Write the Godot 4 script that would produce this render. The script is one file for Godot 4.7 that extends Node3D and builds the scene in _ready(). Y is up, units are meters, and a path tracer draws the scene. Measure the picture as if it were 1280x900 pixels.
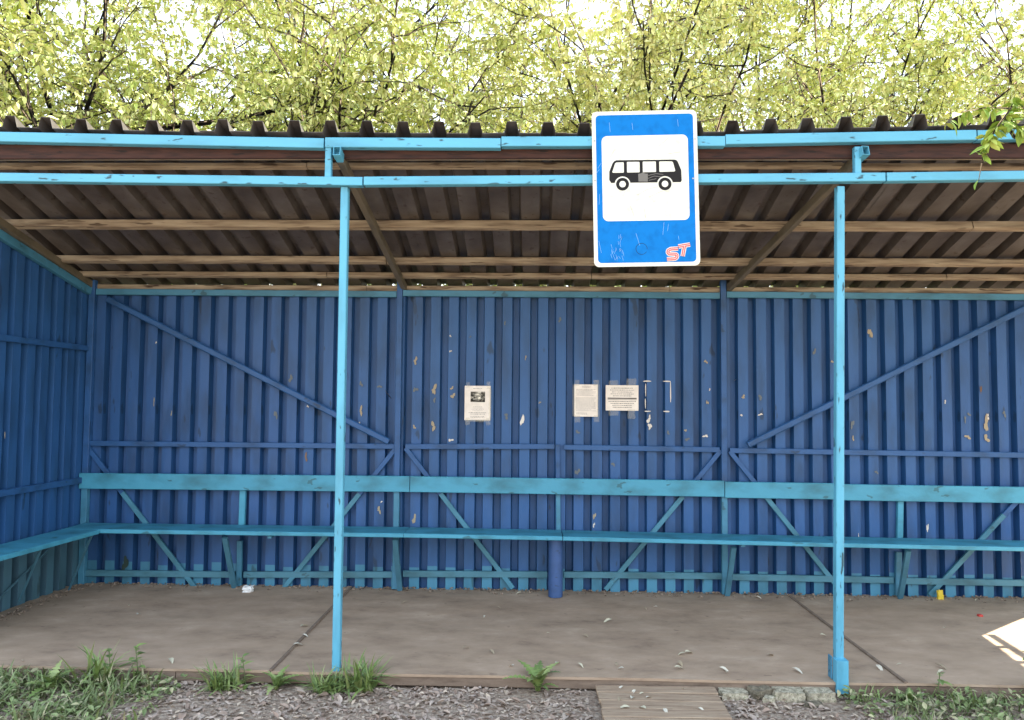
extends Node3D
# A painted sheet-metal bus shelter under leafy trees. Metres, y up, origin on the shelter floor at the middle of the back wall.

const CYAN := Color(0.10, 0.385, 0.54)
const BENCH := Color(0.06, 0.31, 0.45)
const TEAL := Color(0.055, 0.22, 0.34)
const BLUE := Color(0.021, 0.096, 0.262)
const SUN := Vector3(0.4364, 0.826, -0.3566)

var M := {}
var rng := RandomNumberGenerator.new()
var used := {}

# ---------------------------------------------------------------- helpers
func lin(r: float, g: float, b: float) -> Color:
	return Color(r, g, b).linear_to_srgb()

func numbered(called: String) -> String:
	if not used.has(called):
		used[called] = 0
		return called
	used[called] += 1
	return "%s_%03d" % [called, used[called]]

func thing(called: String, label: String, category: String, at := Vector3.ZERO, group := "") -> Node3D:
	var o := Node3D.new()
	o.name = numbered(called)
	add_child(o, true)
	o.position = at
	tag(o, label, category, group)
	return o

func tag(o: Node, label: String, category: String, group := "") -> void:
	o.set_meta("label", label)
	o.set_meta("category", category)
	if group != "":
		o.set_meta("group", group)

func put(called: String, mesh: Mesh, mat: Material, parent: Node3D, at := Vector3.ZERO) -> MeshInstance3D:
	var o := MeshInstance3D.new()
	o.name = numbered(called) if parent == self else called
	o.mesh = mesh
	o.material_override = mat
	o.position = at
	o.cast_shadow = GeometryInstance3D.SHADOW_CASTING_SETTING_ON
	parent.add_child(o, true)
	return o

func group_part(called: String, parent: Node3D) -> Node3D:
	var o := Node3D.new()
	o.name = called
	parent.add_child(o, true)
	return o

func begin() -> SurfaceTool:
	var st := SurfaceTool.new()
	st.begin(Mesh.PRIMITIVE_TRIANGLES)
	st.set_smooth_group(-1)
	return st

func finish(st: SurfaceTool) -> ArrayMesh:
	st.generate_normals()
	return st.commit()

func quad(st: SurfaceTool, a: Vector3, b: Vector3, c: Vector3, d: Vector3, col: Color) -> void:
	for v in [a, b, c, a, c, d]:
		st.set_color(col)
		st.add_vertex(v)

# a straight bar of chamfered rectangular section; cuts = [[fraction, colour], ...] gives two-tone paint along it
func bar(p0: Vector3, p1: Vector3, w: float, h: float, up: Vector3, cuts: Array, ch := 0.003) -> ArrayMesh:
	var st := begin()
	add_bar(st, p0, p1, w, h, up, cuts, ch)
	return finish(st)

func add_bar(st: SurfaceTool, p0: Vector3, p1: Vector3, w: float, h: float, up: Vector3, cuts: Array, ch := 0.003) -> void:
	var dir := (p1 - p0).normalized()
	var side := dir.cross(up).normalized()
	var u := side.cross(dir).normalized()
	var a := w / 2.0
	var b := h / 2.0
	var prof := [Vector2(-a + ch, -b), Vector2(a - ch, -b), Vector2(a, -b + ch), Vector2(a, b - ch), Vector2(a - ch, b), Vector2(-a + ch, b), Vector2(-a, b - ch), Vector2(-a, -b + ch)]
	var t0 := 0.0
	for c in cuts:
		var t1: float = c[0]
		var q0 := p0.lerp(p1, t0)
		var q1 := p0.lerp(p1, t1)
		for i in 8:
			var m: Vector2 = prof[i]
			var n: Vector2 = prof[(i + 1) % 8]
			quad(st, q0 + side * m.x + u * m.y, q0 + side * n.x + u * n.y, q1 + side * n.x + u * n.y, q1 + side * m.x + u * m.y, c[1])
		t0 = t1
	for e in 2:
		var q := p0 if e == 0 else p1
		var col: Color = cuts[0][1] if e == 0 else cuts[-1][1]
		for i in range(1, 7):
			var tri := [prof[0], prof[i + 1], prof[i]] if e == 0 else [prof[0], prof[i], prof[i + 1]]
			for m in tri:
				st.set_color(col)
				st.add_vertex(q + side * m.x + u * m.y)

func solid(c: Color) -> Array:
	return [[1.0, c]]

# an irregular flat flake lying in the plane spanned by ax and ay
func flake_mesh(cx: Vector3, ax: Vector3, ay: Vector3, col: Color, jag := 0.45, n := 11) -> ArrayMesh:
	var st := begin()
	var pts := []
	var ph := Vector2(rng.randf() * TAU, rng.randf() * TAU)
	for i in n:
		var t := TAU * i / n
		var r := 1.0 - jag * (0.35 + 0.3 * sin(t * 2.0 + ph.x) + 0.2 * sin(t * 3.0 + ph.y) + 0.3 * rng.randf())
		pts.append(cx + ax * cos(t) * r + ay * sin(t) * r)
	for i in n:
		for v in [cx, pts[(i + 1) % n], pts[i]]:
			st.set_color(col)
			st.add_vertex(v)
	return finish(st)

# thick sheet from a 2-D outline (x, y plane), front at z, back at z - t
func plate(poly: PackedVector2Array, z: float, t: float, col := Color.WHITE) -> ArrayMesh:
	var st := begin()
	add_plate(st, poly, z, t, col)
	return finish(st)

func add_plate(st: SurfaceTool, poly: PackedVector2Array, z: float, t: float, col := Color.WHITE) -> void:
	if Geometry2D.is_polygon_clockwise(poly):
		poly.reverse()
	var idx := Geometry2D.triangulate_polygon(poly)
	for k in range(0, idx.size(), 3):
		for j in [0, 2, 1]:
			st.set_color(col)
			st.add_vertex(Vector3(poly[idx[k + j]].x, poly[idx[k + j]].y, z))
	var n := poly.size()
	for i in n:
		var a := poly[i]
		var b := poly[(i + 1) % n]
		quad(st, Vector3(a.x, a.y, z - t), Vector3(a.x, a.y, z), Vector3(b.x, b.y, z), Vector3(b.x, b.y, z - t), col)

func rounded(x0: float, y0: float, x1: float, y1: float, r: float, seg := 6) -> PackedVector2Array:
	var p := PackedVector2Array()
	for c in [[x1 - r, y1 - r, 0.0], [x0 + r, y1 - r, PI / 2], [x0 + r, y0 + r, PI], [x1 - r, y0 + r, PI * 1.5]]:
		for i in seg + 1:
			var t: float = c[2] + PI / 2 * i / seg
			p.append(Vector2(c[0] + r * cos(t), c[1] + r * sin(t)))
	return p

func disc(c: Vector2, r: float, n := 28) -> PackedVector2Array:
	var p := PackedVector2Array()
	for i in n:
		p.append(c + Vector2(cos(TAU * i / n), sin(TAU * i / n)) * r)
	return p

# ---------------------------------------------------------------- textures
func noise(sd: int, freq: float, oct := 5, kind := FastNoiseLite.TYPE_SIMPLEX_SMOOTH, gain := 0.5) -> FastNoiseLite:
	var n := FastNoiseLite.new()
	n.seed = sd
	n.frequency = freq
	n.noise_type = kind
	n.fractal_octaves = oct
	n.fractal_gain = gain
	return n

# colours looked up along a ramp from seamless noise; specks darken thresholded spots
func ramp_image(size: int, sd: int, freq: float, stops: Array, speck_freq := 0.0, speck_at := 0.8, speck := Color.BLACK, gain := 0.5) -> Image:
	var a := noise(sd, freq, 7 if gain > 0.5 else 5, FastNoiseLite.TYPE_SIMPLEX_SMOOTH, gain).get_seamless_image(size, size)
	var b: Image = noise(sd + 7, speck_freq, 4).get_seamless_image(size, size) if speck_freq > 0.0 else null
	var g := Gradient.new()
	var offs := PackedFloat32Array()
	var cols := PackedColorArray()
	for s in stops:
		offs.append(s[0])
		cols.append(s[1])
	g.offsets = offs
	g.colors = cols
	var out := Image.create(size, size, false, Image.FORMAT_RGB8)
	for y in size:
		for x in size:
			var c := g.sample(a.get_pixel(x, y).r)
			if b != null:
				var k := clampf((b.get_pixel(x, y).r - speck_at) / 0.04, 0.0, 1.0)
				c = c.lerp(speck, k * speck.a)
			out.set_pixel(x, y, c)
	return out

func tex(im: Image) -> ImageTexture:
	im.generate_mipmaps()
	return ImageTexture.create_from_image(im)

func bump(size: int, sd: int, freq: float, strength: float) -> ImageTexture:
	var a := noise(sd, freq).get_seamless_image(size, size)
	a.convert(Image.FORMAT_RGBA8)
	a.bump_map_to_normal_map(strength)
	return tex(a)

func mat(albedo: Texture2D, col: Color, rough: float, scale: Vector3, nrm: Texture2D = null, nscale := 0.5, vc := false) -> StandardMaterial3D:
	var m := StandardMaterial3D.new()
	m.albedo_color = col
	m.roughness = rough
	m.metallic_specular = 0.5
	if albedo:
		m.albedo_texture = albedo
	m.uv1_triplanar = true
	m.uv1_world_triplanar = true
	m.uv1_scale = scale
	if nrm:
		m.normal_enabled = true
		m.normal_texture = nrm
		m.normal_scale = nscale
	m.vertex_color_use_as_albedo = vc
	m.cull_mode = BaseMaterial3D.CULL_DISABLED
	return m

func make_materials() -> void:
	var g := func(v: float) -> Color: return Color(v, v, v)
	var grime := tex(ramp_image(512, 3, 0.012, [[0.0, Color(0.74, 0.74, 0.72)], [0.4, Color(0.9, 0.91, 0.9)], [0.6, g.call(0.97)], [1.0, Color(0.99, 1.0, 0.99)]], 0.02, 0.84, Color(0.55, 0.52, 0.47, 0.55)))
	var chips := tex(ramp_image(512, 21, 0.01, [[0.0, g.call(0.84)], [0.5, g.call(0.97)], [1.0, g.call(1.0)]], 0.045, 0.77, Color(0.36, 0.33, 0.31, 0.8)))
	var fine := bump(512, 31, 0.03, 3.0)
	var coarse := bump(512, 33, 0.012, 5.0)
	M.sheet = mat(grime, Color.WHITE, 0.55, Vector3(0.55, 0.17, 0.55), coarse, 0.25, true)
	M.paint = mat(chips, Color.WHITE, 0.55, Vector3(0.23, 0.8, 0.8), fine, 0.35, true)
	M.post_paint = mat(chips, Color.WHITE, 0.55, Vector3(0.8, 0.23, 0.8), fine, 0.35, true)
	M.plain_paint = mat(grime, Color.WHITE, 0.55, Vector3(0.4, 0.7, 0.7), fine, 0.2, true)
	var roof_img := tex(ramp_image(512, 41, 0.01, [[0.0, Color(0.40, 0.36, 0.32)], [0.45, Color(0.52, 0.48, 0.44)], [0.7, Color(0.56, 0.53, 0.5)], [1.0, Color(0.66, 0.64, 0.6)]], 0.03, 0.78, Color(0.35, 0.25, 0.18, 0.7)))
	M.roof = mat(roof_img, lin(0.31, 0.315, 0.33), 0.5, Vector3(0.6, 0.6, 0.6), coarse, 0.3)
	var wood := tex(ramp_image(512, 51, 0.02, [[0.0, Color(0.38, 0.33, 0.27)], [0.35, Color(0.58, 0.52, 0.44)], [0.55, Color(0.66, 0.61, 0.52)], [0.75, Color(0.71, 0.66, 0.57)], [1.0, Color(0.77, 0.73, 0.65)]], 0.016, 0.78, Color(0.25, 0.19, 0.14, 0.85)))
	M.wood = mat(wood, lin(0.80, 0.78, 0.74), 0.85, Vector3(0.22, 2.0, 2.0), fine, 0.6)
	M.red_wood = mat(wood, lin(0.10, 0.038, 0.03), 0.8, Vector3(0.4, 3.0, 3.0), fine, 0.5)
	var deck := tex(ramp_image(512, 61, 0.02, [[0.0, Color(0.50, 0.44, 0.38)], [0.4, Color(0.58, 0.52, 0.46)], [0.65, Color(0.62, 0.565, 0.505)], [1.0, Color(0.66, 0.61, 0.55)]], 0.05, 0.8, Color(0.36, 0.30, 0.25, 0.7)))
	M.deck = mat(deck, lin(1.0, 0.88, 0.75), 0.9, Vector3(0.3, 3.5, 3.0), fine, 0.6)
	var floor_img := tex(ramp_image(1024, 71, 0.006, [[0.0, Color(0.48, 0.43, 0.38)], [0.3, Color(0.60, 0.55, 0.495)], [0.5, Color(0.645, 0.595, 0.535)], [0.68, Color(0.67, 0.62, 0.565)], [1.0, Color(0.74, 0.70, 0.645)]], 0.03, 0.84, Color(0.44, 0.39, 0.35, 0.5), 0.72))
	M.floor = mat(floor_img, Color(0.985, 0.915, 0.85), 0.8, Vector3(0.21, 0.4, 0.37), coarse, 0.25)
	M.floor_edge = mat(floor_img, lin(0.50, 0.42, 0.37), 0.85, Vector3(0.4, 2.0, 2.0), fine, 0.6)
	var soil := tex(ramp_image(1024, 81, 0.03, [[0.0, Color(0.42, 0.36, 0.31)], [0.4, Color(0.54, 0.48, 0.43)], [0.6, Color(0.60, 0.55, 0.50)], [1.0, Color(0.68, 0.64, 0.6)]], 0.08, 0.78, Color(0.36, 0.3, 0.25, 0.7)))
	M.soil = mat(soil, lin(1.0, 0.93, 0.85), 1.0, Vector3(0.8, 0.8, 0.8), bump(512, 83, 0.05, 6.0), 1.0)
	var stone := tex(ramp_image(512, 91, 0.02, [[0.0, Color(0.40, 0.37, 0.31)], [0.45, Color(0.62, 0.58, 0.50)], [0.7, Color(0.70, 0.66, 0.57)], [1.0, Color(0.76, 0.73, 0.66)]], 0.05, 0.72, Color(0.30, 0.34, 0.20, 0.8)))
	M.stone = mat(stone, Color.WHITE, 0.95, Vector3(3, 3, 3), fine, 0.9)
	M.dark_stone = mat(stone, lin(0.42, 0.40, 0.38), 0.95, Vector3(3, 3, 3), fine, 0.9)
	var bark := tex(ramp_image(512, 101, 0.03, [[0.0, Color(0.55, 0.48, 0.41)], [0.5, Color(0.74, 0.67, 0.59)], [1.0, Color(0.84, 0.78, 0.71)]], 0.05, 0.75, Color(0.2, 0.16, 0.12, 0.8)))
	M.bark = mat(bark, Color.WHITE, 0.95, Vector3(3, 1, 3), coarse, 0.8)
	M.twig = mat(null, lin(0.50, 0.41, 0.31), 0.9, Vector3.ONE)
	M.flake = mat(null, Color.WHITE, 0.85, Vector3.ONE, null, 0.0, true)
	M.sign_white = mat(tex(ramp_image(512, 111, 0.02, [[0.0, Color(0.86, 0.86, 0.82)], [0.4, Color(0.95, 0.95, 0.92)], [1.0, Color(0.98, 0.98, 0.96)]], 0.06, 0.83, Color(0.7, 0.68, 0.62, 0.6))), lin(0.70, 0.705, 0.64), 0.45, Vector3(1.6, 1.6, 1.6))
	M.sign_blue = mat(tex(ramp_image(512, 121, 0.015, [[0.0, Color(0.86, 0.88, 0.9)], [0.5, Color(0.97, 0.98, 0.98)], [1.0, g.call(1.0)]], 0.05, 0.84, Color(1.0, 1.0, 1.0, 1.0))), lin(0.004, 0.165, 0.50), 0.5, Vector3(1.6, 1.6, 1.6))
	M.sign_blue.metallic_specular = 0.2
	M.sign_black = mat(null, lin(0.018, 0.017, 0.017), 0.4, Vector3.ONE)
	M.sign_black.metallic_specular = 0.2
	M.sign_grey = mat(null, lin(0.13, 0.125, 0.11), 0.6, Vector3.ONE)
	M.sign_red = mat(null, lin(0.50, 0.09, 0.10), 0.5, Vector3.ONE)
	M.sign_scuff = mat(null, lin(0.25, 0.42, 0.66), 0.6, Vector3.ONE)
	M.steel = mat(null, lin(0.35, 0.35, 0.35), 0.45, Vector3.ONE)
	M.steel.metallic = 0.8
	M.tape = mat(null, Color(0.86, 0.84, 0.74, 0.16), 0.3, Vector3.ONE)
	M.tape.transparency = BaseMaterial3D.TRANSPARENCY_ALPHA
	M.litter = mat(null, Color.WHITE, 0.9, Vector3.ONE, null, 0.0, true)
	M.leaf = mat(null, Color.WHITE, 0.5, Vector3.ONE, null, 0.0, true)
	M.leaf.metallic_specular = 0.25
	M.leaf.backlight = Color(0.95, 1.0, 0.40)
	M.weed = mat(null, Color.WHITE, 0.55, Vector3.ONE, null, 0.0, true)
	M.weed.backlight = Color(0.55, 0.6, 0.25)

# ---------------------------------------------------------------- shelter
func profiled_sheet(origin: Vector3, along: Vector3, out: Vector3, first: float, last: float, pitch: float, phase: float, bottom: float, top_at: Callable, sd: int, teal_top: float) -> ArrayMesh:
	# flats face out; recesses go back by 32 mm
	var r := RandomNumberGenerator.new()
	r.seed = sd
	var st := begin()
	var tone := 0.93 + 0.14 * r.randf()
	var segs := [[0.0, 0.080, 0.0, 0.0], [0.080, 0.090, 0.0, -0.066], [0.090, 0.138, -0.066, -0.066], [0.138, 0.148, -0.066, 0.0]]
	var k0 := int(floor((first - phase) / pitch)) - 1
	var k1 := int(ceil((last - phase) / pitch)) + 1
	var wob := noise(sd + 500, 0.9, 2)
	for k in range(k0, k1):
		var hem := teal_top + 0.035 * r.randf()
		for s in segs:
			var u0: float = phase + k * pitch + s[0] * pitch / 0.148
			var u1: float = phase + k * pitch + s[1] * pitch / 0.148
			if u1 <= first + 0.0005 or u0 >= last - 0.0005:
				continue
			var w0 := maxf(u0, first)
			var w1 := minf(u1, last)
			var d0 := lerpf(s[2], s[3], (w0 - u0) / (u1 - u0))
			var d1 := lerpf(s[2], s[3], (w1 - u0) / (u1 - u0))
			var hs := [bottom, hem, 0.5, 0.83, 1.25, 1.65, 2.05]
			for i in 7:
				var low: float = hs[i]
				var ta: float = top_at.call(w0)
				var tb: float = top_at.call(w1)
				var ha: float = hs[i + 1] if i < 6 else ta
				var hb: float = hs[i + 1] if i < 6 else tb
				var col := BLUE
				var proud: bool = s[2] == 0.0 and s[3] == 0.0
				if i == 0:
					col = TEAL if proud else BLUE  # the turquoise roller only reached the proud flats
					if teal_top > 0.3:
						col = Color(0.06, 0.15, 0.20) if proud else Color(0.045, 0.105, 0.15)
				col = Color(col.r * tone, col.g * tone, col.b * tone)
				var f := func(u: float, h: float, d: float) -> Vector3:
					var dent := 0.004 * wob.get_noise_2d(u * 6.0, h * 2.5)
					return origin + along * (u + dent * 0.6) + out * (d + dent) + Vector3.UP * h
				quad(st, f.call(w0, low, d0), f.call(w0, ha, d0), f.call(w1, hb, d1), f.call(w1, low, d1), col)
	return finish(st)

func make_back_wall(shelter: Node3D) -> void:
	var wall := group_part("back_wall", shelter)
	var phase := -1.008
	var edges := [-3.72]
	var e := phase + 0.139 - 0.148 * 7 * 2
	while e < 4.1:
		edges.append(e)
		e += 0.148 * 7
	edges.append(4.18)
	for i in edges.size() - 1:
		var m := profiled_sheet(Vector3(0, 0, -0.0015 * (i % 2)), Vector3.RIGHT, Vector3.BACK, edges[i] - (0.012 if i > 0 else 0.0), edges[i + 1], 0.148, phase, -0.03, func(_u): return 2.42, 200 + i, 0.15)
		put("wall_sheet", m, M.sheet, wall)
	# uprights: dark blue above the backrest, turquoise below
	var up := Vector3.BACK
	var two := [[0.31, TEAL], [1.0, BLUE]]
	for x in [-1.115, 1.53]:
		put("upright", bar(Vector3(x, 0.0, 0.026), Vector3(x, 2.52, 0.026), 0.046, 0.044, up, two), M.plain_paint, wall)
	put("upright", bar(Vector3(-3.69, 0.0, 0.03), Vector3(-3.69, 2.5, 0.03), 0.05, 0.05, up, two), M.plain_paint, wall)
	put("upright", bar(Vector3(4.15, 0.0, 0.03), Vector3(4.15, 2.5, 0.03), 0.05, 0.05, up, two), M.plain_paint, wall)
	put("upright", bar(Vector3(0.201, 0.470, 0.022), Vector3(0.190, 1.172, 0.022), 0.036, 0.034, up, [[0.5, TEAL], [1.0, BLUE]]), M.plain_paint, wall)
	put("upright", bar(Vector3(-2.385, 0.416, 0.022), Vector3(-2.382, 0.779, 0.022), 0.05, 0.034, up, solid(BENCH)), M.plain_paint, wall)
	put("upright", bar(Vector3(2.914, 0.387, 0.022), Vector3(2.927, 0.761, 0.022), 0.046, 0.034, up, solid(BENCH)), M.plain_paint, wall)
	put("upright", bar(Vector3(-2.393, -0.017, 0.022), Vector3(-2.397, 0.364, 0.022), 0.04, 0.034, up, solid(TEAL)), M.plain_paint, wall)
	put("upright", bar(Vector3(2.895, 0.010, 0.022), Vector3(2.907, 0.350, 0.022), 0.045, 0.034, up, solid(TEAL)), M.plain_paint, wall)
	# top rail, middle rail, bottom rail in lengths between the uprights
	var top := TEAL
	for s in [[-3.66, -1.142], [-1.088, 1.502], [1.558, 4.12]]:
		put("top_rail", bar(Vector3(s[0], 2.405, 0.023), Vector3(s[1], 2.395, 0.023), 0.036, 0.05, Vector3.UP, solid(top)), M.plain_paint, wall)
	for s in [[Vector3(-3.706, 1.144, 0.018), Vector3(-1.136, 1.145, 0.018)], [Vector3(-1.051, 1.145, 0.018), Vector3(0.165, 1.158, 0.018)], [Vector3(0.243, 1.153, 0.018), Vector3(1.495, 1.146, 0.018)], [Vector3(1.578, 1.141, 0.018), Vector3(3.974, 1.128, 0.018)]]:
		put("middle_rail", bar(s[0], s[1], 0.028, 0.042, Vector3.UP, solid(BLUE)), M.plain_paint, wall)
	var low := Color(0.065, 0.20, 0.27)
	for s in [[Vector3(-3.706, 0.085, 0.018), Vector3(-2.431, 0.091, 0.018)], [Vector3(-2.358, 0.092, 0.018), Vector3(-1.119, 0.111, 0.018)], [Vector3(-1.054, 0.119, 0.018), Vector3(0.113, 0.130, 0.018)], [Vector3(0.248, 0.132, 0.018), Vector3(1.515, 0.139, 0.018)], [Vector3(1.591, 0.133, 0.018), Vector3(2.861, 0.128, 0.018)], [Vector3(2.949, 0.123, 0.018), Vector3(4.009, 0.121, 0.018)]]:
		put("bottom_rail", bar(s[0], s[1], 0.028, 0.05, Vector3.UP, solid(low)), M.plain_paint, wall)
	# braces
	for s in [[Vector3(-3.548, 2.339, 0.055), Vector3(-1.184, 1.185, 0.050)], [Vector3(1.717, 1.189, 0.050), Vector3(3.982, 2.331, 0.055)]]:
		put("brace", bar(s[0], s[1], 0.034, 0.05, Vector3.UP, solid(BLUE), 0.008), M.plain_paint, wall)
	for s in [[Vector3(-3.705, 1.124, 0.020), Vector3(-2.744, -0.036, 0.020)], [Vector3(-1.123, 1.138, 0.020), Vector3(-2.032, -0.018, 0.020)], [Vector3(-1.050, 1.133, 0.020), Vector3(-0.164, 0.018, 0.020)], [Vector3(1.507, 1.140, 0.020), Vector3(0.582, 0.017, 0.020)], [Vector3(1.578, 1.135, 0.020), Vector3(2.456, 0.028, 0.020)], [Vector3(4.031, 0.964, 0.020), Vector3(3.146, 0.014, 0.020)]]:
		put("brace", bar(s[0], s[1], 0.022, 0.038, Vector3.UP, [[0.33, BLUE], [1.0, Color(0.06, 0.22, 0.31)]]), M.plain_paint, wall)
	# places where posters and paint have come away
	rng.seed = 77
	var beige := Color(0.33, 0.28, 0.19)
	var pale := Color(0.62, 0.58, 0.50)
	var dull := Color(0.13, 0.15, 0.16)
	var rust := Color(0.16, 0.09, 0.05)
	var spots := [[-1.429, 1.436, 0.0231, 0.0528, beige], [-1.440, 1.324, 0.0132, 0.0198, pale], [-1.280, 1.634, 0.0264, 0.0198, dull], [-1.440, 1.653, 0.0198, 0.0330, dull], [-0.992, 1.848, 0.0231, 0.0396, beige], [-0.982, 1.611, 0.0264, 0.0330, dull], [-0.837, 1.612, 0.0330, 0.0528, beige], [-0.822, 1.526, 0.0198, 0.0264, dull], [-0.678, 1.626, 0.0198, 0.0198, beige], [-0.671, 1.561, 0.0264, 0.0330, beige], [-0.826, 1.310, 0.0330, 0.0462, beige], [-0.984, 1.302, 0.0198, 0.0198, beige], [-0.686, 1.200, 0.0264, 0.0198, pale], [-0.075, 1.881, 0.0099, 0.0264, beige], [-0.696, 1.929, 0.0132, 0.0132, pale], [-0.697, 2.055, 0.0099, 0.0132, pale], [-0.532, 2.049, 0.0099, 0.0132, dull], [-0.249, 2.164, 0.0132, 0.0198, dull], [-1.262, 0.628, 0.0198, 0.0462, beige], [-1.244, 0.693, 0.0099, 0.0132, pale], [-0.972, 0.554, 0.0264, 0.0528, beige], [0.473, 0.599, 0.0165, 0.0396, beige], [0.480, 0.528, 0.0132, 0.0264, pale], [0.032, 1.514, 0.0132, 0.0132, beige], [-0.229, 1.401, 0.0264, 0.0330, dull], [0.340, 1.276, 0.0264, 0.0198, dull], [0.938, 1.399, 0.0198, 0.0264, pale], [0.944, 1.327, 0.0198, 0.0330, pale], [1.087, 1.277, 0.0198, 0.0198, dull], [1.393, 1.859, 0.0198, 0.0198, beige], [1.424, 1.631, 0.0099, 0.0132, pale], [1.404, 1.526, 0.0132, 0.0264, beige], [2.717, 2.102, 0.0264, 0.0528, beige], [2.716, 2.076, 0.0132, 0.0198, dull], [2.399, 1.866, 0.0132, 0.0198, beige], [1.695, 1.574, 0.0264, 0.0198, beige], [1.811, 1.569, 0.0264, 0.0264, dull], [1.816, 1.433, 0.0264, 0.0132, pale], [1.675, 1.425, 0.0198, 0.0099, pale], [3.657, 1.373, 0.0330, 0.0792, beige], [3.629, 1.257, 0.0330, 0.0396, beige], [3.665, 1.431, 0.0198, 0.0264, pale], [3.491, 1.269, 0.0330, 0.0264, beige], [3.462, 1.409, 0.0132, 0.0330, dull], [3.514, 1.449, 0.0198, 0.0198, dull], [3.773, 1.457, 0.0198, 0.0330, dull], [3.307, 1.550, 0.0099, 0.0198, pale], [3.562, 1.648, 0.0099, 0.0594, rust], [1.377, 1.254, 0.0264, 0.0198, pale], [1.229, 1.226, 0.0264, 0.0198, dull], [1.216, 1.298, 0.0132, 0.0198, beige], [2.546, 1.362, 0.0198, 0.0528, dull], [2.570, 1.247, 0.0132, 0.0264, beige], [-3.129, 1.493, 0.0086, 0.0462, beige], [-2.964, 1.395, 0.0066, 0.0330, beige], [-3.125, 1.986, 0.0066, 0.0198, pale], [-1.886, 1.050, 0.0198, 0.0462, Color(0.20, 0.13, 0.09)], [-2.047, 1.694, 0.0264, 0.0396, dull], [-1.869, 1.465, 0.0132, 0.0132, pale], [-2.120, 1.396, 0.0198, 0.0528, dull], [3.135, 0.538, 0.0099, 0.0660, pale], [2.603, 0.468, 0.0053, 0.0330, pale], [2.782, 0.979, 0.0198, 0.0198, dull], [0.342, 0.952, 0.0264, 0.0396, dull], [2.220, 1.943, 0.0198, 0.0330, dull], [0.205, 2.193, 0.0198, 0.0264, dull], [0.601, 1.019, 0.0198, 0.0264, dull]]
	for s in spots:
		var c := Vector3(s[0], s[1], 0.0)
		var k := floorf((c.x - phase) / 0.148)
		var mid := phase + k * 0.148 + 0.041
		if c.x > phase + k * 0.148 + 0.09:
			mid += 0.148 if c.x > phase + k * 0.148 + 0.119 else 0.0
		var half: float = minf(s[2], 0.038)
		c.x = clampf(c.x, mid - 0.039 + half, mid + 0.039 - half)
		put("bare_patch", flake_mesh(Vector3(c.x, c.y, 0.0058), Vector3(half, 0, 0), Vector3(0, s[3], 0), s[4], 0.85, 26), M.flake, wall)
	put("dark_green_patch", flake_mesh(Vector3(-3.355, 0.152, 0.006), Vector3(0.036, 0, 0), Vector3(0, 0.11, 0), Color(0.02, 0.04, 0.034), 0.75, 30), M.flake, wall)  # one very dark green flake low on the wall

func make_side_wall(shelter: Node3D) -> void:
	var wall := group_part("side_wall", shelter)
	var origin := Vector3(-3.725, 0, 0.0)
	var along := Vector3(-0.07, 0, 1).normalized()
	var out := Vector3(1, 0, 0.07).normalized()
	var top := func(u: float) -> float: return 2.40 + 0.262 * u
	for i in 2:
		put("wall_sheet", profiled_sheet(origin + out * (-0.0015 * i), along, out, 0.012 + 0.96 * i, 0.985 + 0.94 * i, 0.148, 0.03, -0.03, top, 260 + i, 0.42), M.sheet, wall)
	var at := func(u: float, h: float, d: float) -> Vector3: return origin + along * u + out * d + Vector3.UP * h
	put("top_rail", bar(at.call(0.06, 2.405, 0.025), at.call(1.9, 2.405 + 0.262 * 1.84, 0.025), 0.04, 0.06, Vector3.UP, solid(TEAL)), M.plain_paint, wall)
	put("middle_rail", bar(at.call(0.06, 0.845, 0.02), at.call(1.9, 0.835, 0.02), 0.03, 0.048, Vector3.UP, solid(BLUE)), M.plain_paint, wall)
	put("upper_rail", bar(at.call(0.06, 1.93, 0.02), at.call(1.9, 1.95, 0.02), 0.03, 0.045, Vector3.UP, solid(BLUE)), M.plain_paint, wall)
	put("upright", bar(at.call(1.88, 0, 0.026), at.call(1.88, 2.87, 0.026), 0.05, 0.05, out, solid(BLUE)), M.plain_paint, wall)
	put("brace", bar(at.call(0.22, 0.45, 0.02), at.call(1.1, 0.0, 0.02), 0.014, 0.014, Vector3.UP, solid(Color(0.06, 0.15, 0.20))), M.plain_paint, wall)
	rng.seed = 15
	for s in [[0.95, 0.33, 0.008, 0.05, Color(0.03, 0.03, 0.03)], [1.02, 0.62, 0.007, 0.05, Color(0.16, 0.12, 0.08)], [0.9, 1.25, 0.006, 0.03, Color(0.3, 0.28, 0.22)], [1.2, 0.7, 0.006, 0.06, Color(0.08, 0.14, 0.2)]]:
		put("bare_patch", flake_mesh(at.call(s[0], s[1], 0.006), along * s[2], Vector3.UP * s[3], s[4], 0.5), M.flake, wall)

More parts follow.
